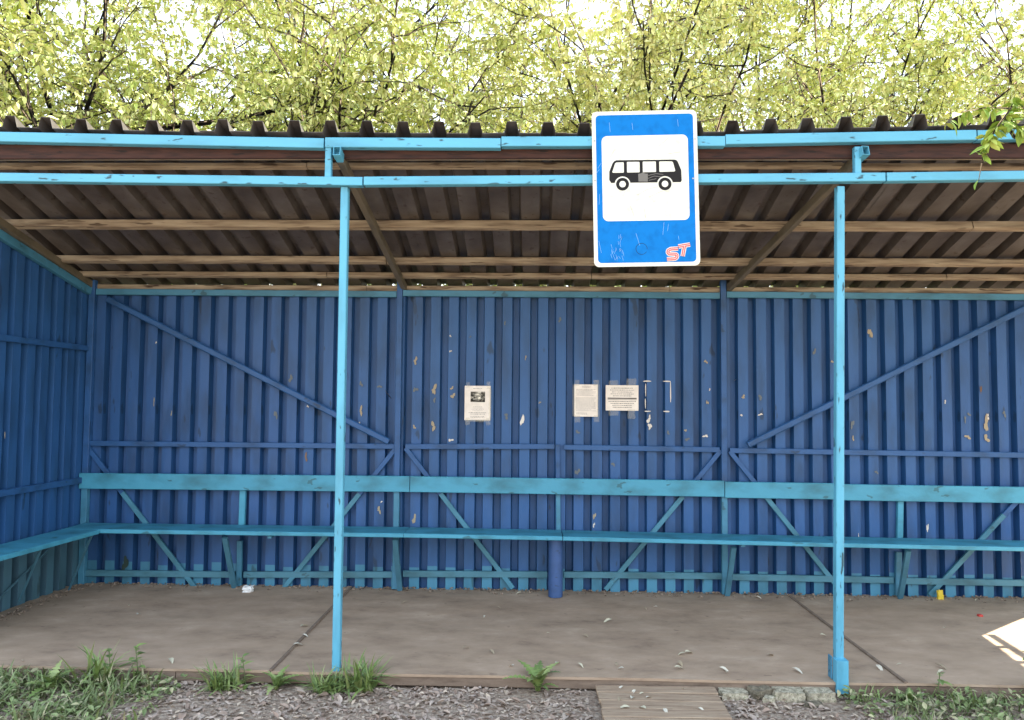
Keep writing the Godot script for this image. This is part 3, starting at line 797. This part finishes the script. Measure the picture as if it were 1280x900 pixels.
func make_leaf_litter() -> void:
	rng.seed = 61
	var cols := [Color(0.37, 0.285, 0.225), Color(0.33, 0.245, 0.19), Color(0.40, 0.32, 0.26), Color(0.47, 0.38, 0.29), Color(0.29, 0.205, 0.155), Color(0.36, 0.285, 0.235)]
	for kind in 3:
		var xf := []
		var cc := []
		for k in 4200:
			var x := rng.randf_range(-3.2, 3.2)
			var z := 1.935 + pow(rng.randf(), 1.3) * 1.3
			if x > 0.30 and x < 1.04 and z < 2.95:
				continue
			if gnoise.get_noise_2d(x * 1.6 + 40.0, z * 2.2) < -0.32:
				continue
			xf.append(Transform3D(random_basis(0.28, rng.randf_range(0.012, 0.04) * (1.7 if k % 5 == 0 else 1.0)), Vector3(x, ground_height(x, z) + rng.randf_range(0.001, 0.010), z)))
			var c: Color = cols[rng.randi() % cols.size()]
			var v := rng.randf_range(0.8, 1.2)
			cc.append(Color(c.r * v, c.g * v, c.b * v))
		var o := multi("leaf_litter", leaf_mesh([0.6, 0.45, 0.75][kind], [0.35, -0.3, 0.1][kind], [0.6, 0.9, -0.5][kind]), M.litter, xf, cc, self)
		o.set_meta("label", ["brown dry leaves strewn over the bare earth", "curled dry leaf scraps among the brown leaves on the earth", "broad flattened dead leaves lying on the earth"][kind])
		o.set_meta("category", "leaf litter")

func make_grass() -> void:
	rng.seed = 71
	var greens := [Color(0.15, 0.20, 0.065), Color(0.19, 0.235, 0.09), Color(0.125, 0.16, 0.055), Color(0.33, 0.31, 0.17)]
	var specs := [["low green grass and weeds at the platform edge by the side wall", -3.3, -1.95, 1.96, 2.55, 2100, 0.16], ["low green weeds growing along the platform edge beside the sleeved post", 1.66, 3.1, 1.95, 2.4, 1300, 0.11]]
	for s in specs:
		var xf := []
		var cc := []
		for k in s[5]:
			var x := rng.randf_range(s[1], s[2])
			var z := lerpf(s[3], s[4], pow(rng.randf(), 1.2))
			var edge := minf(x - s[1], s[2] - x) if x < 0.0 else minf(x - s[1], 1.0)
			if x < 0.0:
				edge = s[2] - x
			if edge < 0.35 * rng.randf() or gnoise.get_noise_2d(x * 3.0, z * 3.0) < -0.12:
				continue
			var b := Basis(Vector3.UP, rng.randf() * TAU) * Basis(Vector3.BACK, rng.randf_range(-1.0, 0.3))
			xf.append(Transform3D(b.scaled(Vector3.ONE * s[6] * rng.randf_range(0.3, 1.0)), Vector3(x, ground_height(x, z), z)))
			var c: Color = greens[rng.randi() % greens.size()]
			cc.append(c * rng.randf_range(0.8, 1.2))
		var o := multi("grass", blade_mesh(0.10, 0.6), M.weed, xf, cc, self)
		o.set_meta("label", s[0])
		o.set_meta("category", "grass")
		xf = []
		cc = []
		for k in int(s[5] * 0.75):
			var x := rng.randf_range(s[1], s[2])
			var z := lerpf(s[3], s[4], pow(rng.randf(), 1.1))
			if gnoise.get_noise_2d(x * 3.0 + 9.0, z * 3.0) < -0.1:
				continue
			var b := Basis(Vector3.UP, rng.randf() * TAU) * Basis(Vector3.BACK, rng.randf_range(-0.3, 0.9)) * Basis(Vector3.RIGHT, rng.randf_range(-0.6, 0.6))
			xf.append(Transform3D(b.scaled(Vector3.ONE * rng.randf_range(0.02, 0.05)), Vector3(x, ground_height(x, z) + rng.randf_range(0.01, 0.07), z)))
			var c: Color = greens[rng.randi() % greens.size()]
			cc.append(c * rng.randf_range(0.8, 1.25))
		o = multi("ground_cover", leaf_mesh(0.5, 0.3, 0.3), M.weed, xf, cc, self)
		o.set_meta("label", "small leafy ground cover among the grass " + ("by the side wall" if s[1] < 0.0 else "beside the sleeved post"))
		o.set_meta("category", "ground cover")

func weed(called: String, label: String, at: Vector3, kind: String, count: int, size: float, spread: float, tone := 1.0) -> Node3D:
	at.y = ground_height(at.x, at.z)
	var t := thing(called, label, "weed", at, "weeds along the platform edge")
	for k in count:
		var yaw := rng.randf() * TAU
		var lean := rng.randf_range(0.05, spread)
		var sz := size * rng.randf_range(0.55, 1.0)
		var o: MeshInstance3D
		if kind == "blade":
			o = put("leaf", W.blade[k % 3], W.green[k % 4], t)
			o.basis = (Basis(Vector3.UP, yaw) * Basis(Vector3.BACK, -lean)).scaled(Vector3.ONE * sz)
			o.position = Vector3(rng.randf_range(-0.08, 0.08), 0, rng.randf_range(-0.03, 0.04))
		elif kind == "jagged":
			o = put("leaf", W.jagged, W.green[k % 4], t)
			o.basis = (Basis(Vector3.UP, yaw) * Basis(Vector3.BACK, 1.25 - lean)).scaled(Vector3.ONE * sz)
		else:
			# leaves up a stem
			var h := size * (k + 1.0) / count
			var stem := Vector3(0.12 * sin(t.position.x * 9.0) * h, h, 0.05 * h)
			o = put("leaf", W.broad, W.green[k % 4], t)
			o.basis = (Basis(Vector3.UP, yaw) * Basis(Vector3.BACK, rng.randf_range(0.0, 0.5))).scaled(Vector3.ONE * rng.randf_range(0.035, 0.07))
			o.position = stem
			if k == count - 1:
				put("stem", bar(Vector3.ZERO, stem, 0.004, 0.004, Vector3.BACK, solid(Color(0.10, 0.14, 0.05)), 0.0008), M.weed, t)
	return t

var W := {}

func make_weeds() -> void:
	rng.seed = 81
	W.blade = [blade_mesh(0.075, 0.4), blade_mesh(0.09, 0.7), blade_mesh(0.055, 0.2)]
	W.jagged = jagged_mesh()
	W.broad = leaf_mesh(0.62, 0.25, 0.25)
	W.green = []
	for c in [[0.16, 0.23, 0.06], [0.21, 0.28, 0.08], [0.125, 0.185, 0.055], [0.26, 0.31, 0.11]]:
		var m: StandardMaterial3D = M.weed.duplicate()
		m.vertex_color_use_as_albedo = false
		m.albedo_color = lin(c[0], c[1], c[2])
		W.green.append(m)
	weed("grass_tuft", "tall upright grass tuft just beside the foot of the unsleeved front post", Vector3(-0.955, 0, 1.965), "blade", 110, 0.27, 0.8)
	weed("grass_tuft", "low spreading grass tuft growing around the foot of the unsleeved front post", Vector3(-1.13, 0, 1.985), "blade", 100, 0.19, 1.1)
	weed("grass_tuft", "bushy grass tuft with long blades beside the floor joint near the side wall end", Vector3(-1.72, 0, 1.985), "blade", 90, 0.22, 0.95)
	weed("grass_tuft", "sparse long grass blades leaning over the platform edge among the leafy weeds", Vector3(-2.45, 0, 1.97), "blade", 30, 0.34, 0.7)
	weed("dandelion", "single jagged-leaved rosette alone between the tall grass tuft and the planks", Vector3(0.03, 0, 1.955), "jagged", 13, 0.24, 0.8)
	weed("dandelion", "low jagged-leaved rosette under the floor joint among the tufts", Vector3(-1.42, 0, 1.99), "jagged", 14, 0.17, 1.0)
	weed("dandelion", "jagged-leaved weed in the thick grass by the side wall", Vector3(-2.62, 0, 2.1), "jagged", 16, 0.2, 1.0)
	weed("leafy_weed", "tall leafy weed rising above the platform edge in the thick grass", Vector3(-2.20, 0, 1.975), "stem", 18, 0.22, 0.5)
	weed("leafy_weed", "leafy weed with drooping tip left of the tall weed in the thick grass", Vector3(-2.36, 0, 1.97), "stem", 12, 0.20, 0.5)
	weed("leafy_weed", "short leafy weed standing by the jagged rosette below the floor joint", Vector3(-1.60, 0, 1.965), "stem", 11, 0.17, 0.5)
	weed("leafy_weed", "bright leafy seedling growing before the floor beyond the sleeved post", Vector3(2.20, 0, 1.965), "stem", 9, 0.15, 0.5)
	weed("leafy_weed", "dense dark leafy weed at the far end of the platform edge", Vector3(2.72, 0, 1.975), "stem", 26, 0.27, 0.5)
	weed("leafy_weed", "second dark leafy weed crowding the far end of the platform edge", Vector3(2.84, 0, 2.03), "stem", 26, 0.30, 0.5)
	weed("grass_tuft", "ragged grass tuft right beside the sleeved post", Vector3(1.82, 0, 1.985), "blade", 34, 0.13, 1.1)
	weed("grass_tuft", "ragged grass tuft below the bright seedling", Vector3(2.32, 0, 2.02), "blade", 34, 0.14, 1.1)
	weed("dandelion", "pale rosette beside the ragged tuft and sleeved post", Vector3(2.02, 0, 2.05), "jagged", 12, 0.14, 1.1)

func make_walkway() -> void:
	var t := thing("boardwalk", "weathered wooden duckboard of grey-brown planks laid against the platform edge", "boardwalk", Vector3(0.67, -0.085, 2.4))
	rng.seed = 91
	var z := 1.937
	for k in 10:
		var w := 0.108 + rng.randf_range(-0.006, 0.006)
		var x0 := 0.353 + 0.012 * (z - 1.93) + rng.randf_range(-0.004, 0.004)
		var x1 := 1.003 - 0.03 * (z - 1.93) + rng.randf_range(-0.004, 0.004)
		put("plank", bar(Vector3(x0, -0.052, z + w / 2) - t.position, Vector3(x1, -0.050 + rng.randf_range(-0.003, 0.003), z + w / 2 + rng.randf_range(-0.002, 0.002)) - t.position, w - 0.009, 0.022, Vector3.UP, solid(Color.WHITE), 0.003), M.deck, t)
		z += w
	for x in [0.42, 0.92]:
		put("joist", bar(Vector3(x, -0.083, 1.95) - t.position, Vector3(x, -0.083, 2.98) - t.position, 0.045, 0.038, Vector3.UP, solid(Color.WHITE), 0.002), M.deck, t)

func rock_mesh(size: Vector3, sd: int, jag: float) -> ArrayMesh:
	var st := begin()
	var n := noise(sd, 1.2, 3)
	var faces := [[Vector3.RIGHT, Vector3.UP, Vector3.BACK], [Vector3.LEFT, Vector3.UP, Vector3.FORWARD], [Vector3.UP, Vector3.BACK, Vector3.RIGHT], [Vector3.DOWN, Vector3.FORWARD, Vector3.RIGHT], [Vector3.BACK, Vector3.UP, Vector3.LEFT], [Vector3.FORWARD, Vector3.UP, Vector3.RIGHT]]
	for f in faces:
		for i in 4:
			for j in 4:
				var g := func(a: int, b: int) -> Vector3:
					var p: Vector3 = f[0] + f[1] * (a / 2.0 - 1.0) + f[2] * (b / 2.0 - 1.0)
					p = p.lerp(p.normalized() * 1.25, 0.22)
					return (p * (1.0 + jag * n.get_noise_3dv(p))) * size * 0.5
				quad(st, g.call(i, j), g.call(i + 1, j), g.call(i + 1, j + 1), g.call(i, j + 1), Color.WHITE)
	return finish(st)

func make_stones() -> void:
	var rows := [["brick", "pale worn brick under the platform edge, touching the sleeved post's grass", Vector3(1.56, -0.068, 1.965), Vector3(0.15, 0.075, 0.11), "stone", 0.1], ["brick", "pale cracked brick under the platform edge, second from the sleeved post", Vector3(1.395, -0.066, 1.968), Vector3(0.165, 0.075, 0.11), "stone", -0.06], ["brick", "mossy pale brick half sunk beside the planks", Vector3(1.10, -0.075, 1.965), Vector3(0.15, 0.055, 0.10), "stone", 0.05], ["stone", "dark lump of rubble between the bricks under the platform edge", Vector3(1.25, -0.078, 1.95), Vector3(0.12, 0.075, 0.10), "dark_stone", 0.4], ["stone", "small pale stone lying in front of the dark rubble", Vector3(1.275, -0.078, 2.03), Vector3(0.055, 0.045, 0.05), "stone", 0.8], ["stone", "flat brown stone lying before the cracked brick", Vector3(1.50, -0.088, 2.06), Vector3(0.10, 0.03, 0.06), "dark_stone", 0.2]]
	var k := 0
	for r in rows:
		k += 1
		var p: Vector3 = r[2]
		p.y = ground_height(p.x, p.z) + r[3].y * 0.18
		var o := put(r[0], rock_mesh(r[3], 300 + k, 0.12 if r[0] == "brick" else 0.35), M[r[4]], self, p)
		o.rotation.y = r[5]
		tag(o, r[1], r[0])

func make_floor_bits() -> void:
	rng.seed = 101
	var cols := [Color(0.46, 0.42, 0.30), Color(0.55, 0.50, 0.40), Color(0.30, 0.24, 0.16), Color(0.50, 0.47, 0.38)]
	var spots := [Vector3(-0.431, -0.000, 1.513), Vector3(-0.263, -0.000, 1.534), Vector3(-0.639, 0.000, 1.836), Vector3(-0.109, 0.000, 1.807), Vector3(0.135, 0.000, 1.767), Vector3(-0.340, 0.000, 0.792), Vector3(-0.949, 0.000, 0.443), Vector3(0.089, 0.000, 1.176), Vector3(0.323, 0.000, 1.197), Vector3(0.522, 0.000, 1.812), Vector3(0.486, -0.000, 1.720), Vector3(0.261, 0.000, 1.746), Vector3(0.925, 0.000, 1.511), Vector3(0.813, 0.000, 1.783), Vector3(1.072, 0.000, 1.769), Vector3(1.094, 0.000, 1.845), Vector3(1.489, 0.000, 1.759), Vector3(0.852, -0.000, 1.673), Vector3(1.887, 0.000, 1.106), Vector3(2.000, 0.000, 1.678), Vector3(2.157, 0.000, 1.656), Vector3(2.352, 0.000, 1.645), Vector3(2.351, 0.000, 1.751), Vector3(2.791, 0.000, 0.911), Vector3(1.417, 0.000, 1.528), Vector3(0.927, 0.000, 1.526), Vector3(0.924, 0.000, 0.483), Vector3(-2.770, 0.000, 0.920), Vector3(-2.961, 0.000, 0.681), Vector3(-2.116, 0.000, 1.796), Vector3(-2.933, 0.000, 1.882), Vector3(-1.553, 0.000, 1.132), Vector3(-1.481, 0.000, 1.512), Vector3(-1.485, 0.000, 1.302), Vector3(1.749, 0.000, 0.129), Vector3(1.654, 0.000, 0.135), Vector3(1.059, 0.000, 0.149), Vector3(3.466, 0.000, 0.093), Vector3(0.551, 0.000, 0.837), Vector3(-0.091, 0.000, 0.123), Vector3(-0.272, 0.000, 0.557), Vector3(0.823, 0.000, 0.489)]
	var m := leaf_mesh(0.42, 0.4, 0.5)
	var mats := []
	for c in cols:
		var q: StandardMaterial3D = M.litter.duplicate()
		q.vertex_color_use_as_albedo = false
		q.albedo_color = c.linear_to_srgb()
		mats.append(q)
	for p in spots:
		var o := put("dry_leaf", m, mats[rng.randi() % 4], self, p + Vector3(0, 0.011, 0))
		o.basis = random_basis(0.15, rng.randf_range(0.03, 0.075))
		tag(o, "small pale dry leaf lying on the brown shelter floor", "dry leaf", "dry leaves on the shelter floor")
	for p in [[0.50, 1.97], [0.56, 2.02], [0.83, 2.0], [0.60, 2.06], [0.46, 2.13], [0.52, 2.15], [0.60, 2.13], [0.50, 2.26], [0.58, 2.28], [0.85, 2.25], [0.67, 2.27]]:
		var o := put("dry_leaf", m, mats[rng.randi() % 4], self, Vector3(p[0], -0.034, p[1]))
		o.basis = random_basis(0.2, rng.randf_range(0.035, 0.07))
		tag(o, "curled dry leaf lying on the wooden duckboard", "dry leaf", "dry leaves on the duckboard")
	var xf := []
	var cc := []
	for k in 900:
		var x := rng.randf_range(-3.66, 4.1)
		var z := 0.012 + 0.16 * pow(rng.randf(), 3.0) * (1.0 + gnoise.get_noise_2d(x * 2.0, 3.0))
		if rng.randf() < 0.25:
			x = -3.68 - 0.07 * z + 0.1 * pow(rng.randf(), 2.0)
			z = rng.randf_range(0.05, 1.8)
		xf.append(Transform3D(random_basis(0.6, rng.randf_range(0.005, 0.018)), Vector3(x, rng.randf_range(0.0, 0.012), z)))
		cc.append(Color(0.20, 0.15, 0.11) * rng.randf_range(0.6, 1.5))
	var dirt := multi("dirt", rock_mesh(Vector3(1.0, 0.5, 0.8), 410, 0.4), M.litter, xf, cc, self)
	dirt.set_meta("label", "brown crumbs of dirt swept along the foot of the walls")
	dirt.set_meta("category", "dirt")
	var w := put("crumpled_paper", rock_mesh(Vector3(0.07, 0.045, 0.05), 401, 0.55), mat(null, lin(0.72, 0.71, 0.68), 0.8, Vector3.ONE), self, Vector3(-2.259, 0.000, 0.187) + Vector3(0, 0.018, 0))
	tag(w, "white crumpled paper lying on the floor beneath the bench", "litter")
	w = put("wrapper", rock_mesh(Vector3(0.04, 0.07, 0.025), 402, 0.4), mat(null, lin(0.62, 0.45, 0.03), 0.5, Vector3.ONE), self, Vector3(3.20, 0.03, 0.075))
	tag(w, "yellow wrapper standing against the foot of the blue wall", "litter")
	w = put("bottle_cap", rock_mesh(Vector3(0.03, 0.015, 0.03), 403, 0.1), mat(null, lin(0.5, 0.04, 0.03), 0.5, Vector3.ONE), self, Vector3(3.235, 0.000, 0.554) + Vector3(0, 0.004, 0))
	tag(w, "small red cap lying on the floor near the sunlit patch", "litter")

# ---------------------------------------------------------------- trees
class Tubes:
	var v := PackedVector3Array()
	var n := PackedVector3Array()
	var idx := PackedInt32Array()
	func add(path: Array, r0: float, r1: float, sides: int) -> void:
		var start := v.size()
		var cnt := path.size()
		for i in cnt:
			var d: Vector3 = (path[mini(i + 1, cnt - 1)] - path[maxi(i - 1, 0)]).normalized()
			var a := d.cross(Vector3(0.31, 0.2, 0.93)).normalized()
			var b := a.cross(d)
			var r := lerpf(r0, r1, i / float(cnt - 1))
			for k in sides:
				var t := TAU * k / sides
				var o := a * cos(t) + b * sin(t)
				v.append(path[i] + o * r)
				n.append(o)
		for i in cnt - 1:
			for k in sides:
				var p := start + i * sides + k
				var q := start + i * sides + (k + 1) % sides
				for e in [p, p + sides, q, q, p + sides, q + sides]:
					idx.append(e)
	func mesh() -> ArrayMesh:
		var a := []
		a.resize(Mesh.ARRAY_MAX)
		a[Mesh.ARRAY_VERTEX] = v
		a[Mesh.ARRAY_NORMAL] = n
		a[Mesh.ARRAY_INDEX] = idx
		var m := ArrayMesh.new()
		m.add_surface_from_arrays(Mesh.PRIMITIVE_TRIANGLES, a)
		return m

func wander(p: Vector3, dir: Vector3, length: float, n: int, wobble: float, lift: float) -> Array:
	var out := [p]
	var d := dir.normalized()
	for i in n:
		d = (d + Vector3(rng.randf_range(-wobble, wobble), rng.randf_range(-wobble, wobble) + lift, rng.randf_range(-wobble, wobble))).normalized()
		p += d * length / n
		out.append(p)
	return out

# nothing grows through the shelter
func in_shelter(p: Vector3) -> bool:
	return p.z > -0.35 and p.z < 2.1 and p.y < 2.85 + 0.294 * maxf(p.z, 0.0) and absf(p.x) < 4.6

# clear path of the sun to the bright patch on the floor
func in_sun_gap(p: Vector3) -> bool:
	var o := Vector3(3.45, 0.0, 1.05)
	var t := (p - o).dot(SUN)
	return (p - o - SUN * t).length() < 0.95 or in_shelter(p)

var leaf_kinds := []
var leaf_tones := []

func tree(label: String, base: Vector3, height: float, low: float, reach: float, sd: int, pale: float, extra := []) -> Node3D:
	rng.seed = sd
	base.y = -0.1
	var t := thing("tree", label, "tree", base, "trees around the shelter")
	var trunk := wander(Vector3.ZERO, Vector3(rng.randf_range(-0.12, 0.12), 1, rng.randf_range(-0.12, 0.12)), height * 0.55, 10, 0.10, 0.12)
	var tb := Tubes.new()
	tb.add(trunk, 0.045 + height * 0.007, 0.018, 9)
	put("trunk", tb.mesh(), M.bark, t)
	var xf := [[], []]
	var cc := [[], []]
	var tw := Tubes.new()
	var near := []
	var limbs := []
	for k in 17:
		var f := lerpf(low, 1.0, (k + rng.randf() * 0.9) / 17.0)
		var i := mini(int(f * 10.0), 9)
		var p: Vector3 = trunk[i].lerp(trunk[i + 1], f * 10.0 - i)
		var yaw := k * 2.4 + rng.randf_range(-0.5, 0.5)
		var d := Vector3(cos(yaw), rng.randf_range(0.15, 1.9), sin(yaw))
		var L := reach * rng.randf_range(0.75, 1.35)
		limbs.append([wander(p, d, L, 7, 0.22, 0.02), 0.007 + L * 0.005])
	for path in extra:
		limbs.append(path)
	for lb in limbs:
		var lt := Tubes.new()
		lt.add(lb[0], lb[1], 0.007, 6)
		var path: Array = lb[0]
		for s in (3 if lb.size() > 2 else 8):
			var u := rng.randf_range(0.12, 1.0) * (path.size() - 1)
			var q := mini(int(u), path.size() - 2)
			var sp: Vector3 = path[q].lerp(path[q + 1], u - q)
			var sd3: Vector3 = Vector3(rng.randf_range(-1, 1), rng.randf_range(-0.5, 0.8), rng.randf_range(-1, 1)).normalized() + (path[q + 1] - path[q]).normalized() * 0.6
			var sub := wander(sp, sd3, rng.randf_range(0.7, 1.5) * (0.35 if lb.size() > 2 else 1.0), 5, 0.3, -0.03)
			if in_shelter(sub[5] + base) or in_shelter(sub[3] + base):
				continue
			lt.add(sub, 0.011, 0.004, 4)
			for w in (5 if lb.size() > 2 else 10):
				var wu := rng.randf_range(0.1, 1.0) * 5.0
				var wq := mini(int(wu), 4)
				var wp: Vector3 = sub[wq].lerp(sub[wq + 1], wu - wq)
				if in_sun_gap(wp + base):
					continue
				var wd := Vector3(rng.randf_range(-1, 1), rng.randf_range(-0.9, 0.7), rng.randf_range(-1, 1))
				var twig := wander(wp, wd, rng.randf_range(0.3, 0.7) * (0.55 if lb.size() > 2 else 1.0), 3, 0.35, -0.12)
				tw.add(twig, 0.005, 0.002, 3)
				for lf in 25:
					var lu := rng.randf_range(0.15, 1.0) * 3.0
					var lq := mini(int(lu), 2)
					var lp: Vector3 = twig[lq].lerp(twig[lq + 1], lu - lq)
					if in_sun_gap(lp + base):
						continue
					var b := Basis(Vector3.UP, rng.randf() * TAU) * Basis(Vector3.BACK, rng.randf_range(-1.3, 0.25)) * Basis(Vector3.RIGHT, rng.randf_range(-0.8, 0.8))
					var x := Transform3D(b.scaled(Vector3.ONE * rng.randf_range(0.04, 0.092)), lp)
					var kind := rng.randi() % 2
					var c := Color(0.31, 0.41, 0.07).lerp(Color(0.78, 0.77, 0.38), clampf(rng.randf() * 0.8 + pale, 0.0, 1.0)) * rng.randf_range(0.8, 1.15)
					if lb.size() > 2:
						var single := put("leaf", leaf_kinds[kind], leaf_tones[rng.randi() % 3], t)
						single.transform = x
						continue
					xf[kind].append(x)
					cc[kind].append(c)
		put("limb", lt.mesh(), M.bark, t)
	put("twigs", tw.mesh(), M.twig, t).set_meta("kind", "stuff")
	for kind in 2:
		multi("crown", leaf_kinds[kind], M.leaf, xf[kind], cc[kind], t)
	return t

func make_trees() -> void:
	leaf_kinds = [leaf_mesh(0.5, 0.25, 0.25), leaf_mesh(0.38, 0.12, 0.35)]
	for c in [[0.26, 0.37, 0.06], [0.38, 0.46, 0.11], [0.2, 0.3, 0.05]]:
		var m: StandardMaterial3D = M.leaf.duplicate()
		m.vertex_color_use_as_albedo = false
		m.albedo_color = lin(c[0], c[1], c[2])
		leaf_tones.append(m)
	var o := Vector3(-4.75, -0.1, -1.25)
	var limb := []
	for p in [Vector3(-4.70, 4.02, -1.25), Vector3(-4.200, 4.191, -1.200), Vector3(-3.670, 4.255, -1.200), Vector3(-3.061, 4.320, -1.200), Vector3(-2.576, 4.425, -1.200), Vector3(-2.172, 4.457, -1.200), Vector3(-1.525, 4.398, -1.200)]:
		limb.append(p - o)
	tree("spreading tree with a long bare limb reaching low over the roof sheets", o, 8.0, 0.45, 2.6, 1001, 0.1, [[limb, 0.045]])
	tree("slender leafy tree rising close behind the back wall beside the long-limbed tree", Vector3(-1.9, 0, -2.6), 8.5, 0.40, 2.7, 1002, 0.2)
	tree("pale twiggy tree behind the back wall, straight behind the bus stop sign", Vector3(1.1, 0, -2.9), 8.6, 0.40, 2.7, 1003, 0.35)
	tree("leafy tree behind the open end of the back wall", Vector3(3.9, 0, -3.4), 8.8, 0.40, 2.8, 1004, 0.2)
	tree("tall tree far behind the long-limbed tree", Vector3(-7.2, 0, -5.2), 11.5, 0.35, 3.6, 1005, 0.1)
	tree("tall tree in the far row between the slender and the long-limbed tree", Vector3(-3.2, 0, -6.2), 12.0, 0.38, 3.6, 1006, 0.0)
	tree("tall tree in the far row behind the pale twiggy tree", Vector3(0.4, 0, -7.0), 12.0, 0.38, 3.6, 1007, 0.25)
	tree("tall tree in the far row behind the open end's tree", Vector3(4.6, 0, -7.2), 12.5, 0.36, 3.8, 1008, 0.1)
	tree("tall tree beyond the open end of the shelter", Vector3(8.8, 0, -5.6), 12.0, 0.35, 3.8, 1009, 0.1)
	tree("distant tall tree behind the far row, beyond the side wall", Vector3(-6.0, 0, -10.5), 14.5, 0.4, 4.6, 1011, 0.2)
	tree("distant tall tree behind the far row, beyond the sign", Vector3(1.8, 0, -11.0), 14.5, 0.4, 4.6, 1012, 0.3)
	tree("distant tall tree behind the far row, beyond the open end", Vector3(8.2, 0, -11.0), 15.0, 0.4, 4.6, 1013, 0.2)
	tree("distant tall tree behind the far row, beyond the slender tree", Vector3(-2.3, 0, -9.6), 14.0, 0.4, 4.4, 1014, 0.2)
	tree("distant tall tree behind the far row, between the sign and the open end", Vector3(5.2, 0, -9.8), 14.0, 0.4, 4.4, 1015, 0.2)
	for q in [["low bushy shrub added tight behind the back wall near the side wall to screen the sky", -3.0, 1021], ["low bushy shrub added tight behind the back wall behind the photo notice to screen the sky", -0.6, 1022], ["low bushy shrub added tight behind the back wall near the sleeved post to screen the sky", 1.7, 1023]]:
		tree(q[0], Vector3(q[1], 0, -1.75), 3.0, 0.15, 1.15, q[2], 0.1)  # shrubs added to block white sky and green the light at the wall-top gap
	var b := Vector3(6.9, -0.1, 2.6)
	var hang := []
	for p in [Vector3(6.9, 4.2, 2.6), Vector3(5.4, 4.25, 2.5), Vector3(4.2, 3.85, 2.45), Vector3(3.3, 3.35, 2.4), Vector3(2.85, 3.1, 2.4), Vector3(2.58, 2.96, 2.4), Vector3(2.42, 2.88, 2.4)]:
		hang.append(p - b)
	tree("tree beside the shelter with a branch hanging over the roof corner", b, 7.5, 0.5, 2.4, 1010, 0.0, [[hang, 0.03, true]])

# ---------------------------------------------------------------- scene
func _ready() -> void:
	var cam := Camera3D.new()
	cam.name = "camera"
	cam.position = Vector3(0, 1.53, 6.3)
	cam.rotation_order = EULER_ORDER_YXZ
	cam.rotation = Vector3(deg_to_rad(3.0), deg_to_rad(1.7), deg_to_rad(0.5))
	cam.fov = rad_to_deg(2.0 * atan(450.0 / 960.0))
	cam.near = 0.05
	cam.far = 500.0
	add_child(cam)
	var env := Environment.new()
	var sky := Sky.new()
	var sm := ProceduralSkyMaterial.new()
	sm.sky_top_color = Color(0.66, 0.74, 0.84)
	sm.sky_horizon_color = Color(0.93, 0.93, 0.92)
	sm.sky_curve = 0.25
	sm.ground_bottom_color = Color(0.35, 0.33, 0.30)
	sm.ground_horizon_color = Color(0.6, 0.6, 0.58)
	sm.sun_angle_max = 12.0
	sky.sky_material = sm
	env.background_mode = Environment.BG_SKY
	env.sky = sky
	env.tonemap_mode = Environment.TONE_MAPPER_LINEAR
	env.tonemap_exposure = 4.1
	env.sdfgi_enabled = true
	env.ssao_enabled = true
	env.ssil_enabled = true
	var we := WorldEnvironment.new()
	we.environment = env
	add_child(we)
	var sun := DirectionalLight3D.new()
	sun.name = "sun"
	sun.light_energy = 1.6
	sun.light_color = Color(1.0, 0.96, 0.88)
	sun.light_angular_distance = 0.5
	sun.shadow_enabled = true
	add_child(sun)
	sun.look_at_from_position(SUN * 50.0, Vector3.ZERO, Vector3.UP)

	make_materials()
	make_ground()
	make_shelter()
	make_trees()
	make_benches()
	make_sign()
	make_papers()
	make_walkway()
	make_stones()
	make_leaf_litter()
	make_grass()
	make_weeds()
	make_floor_bits()
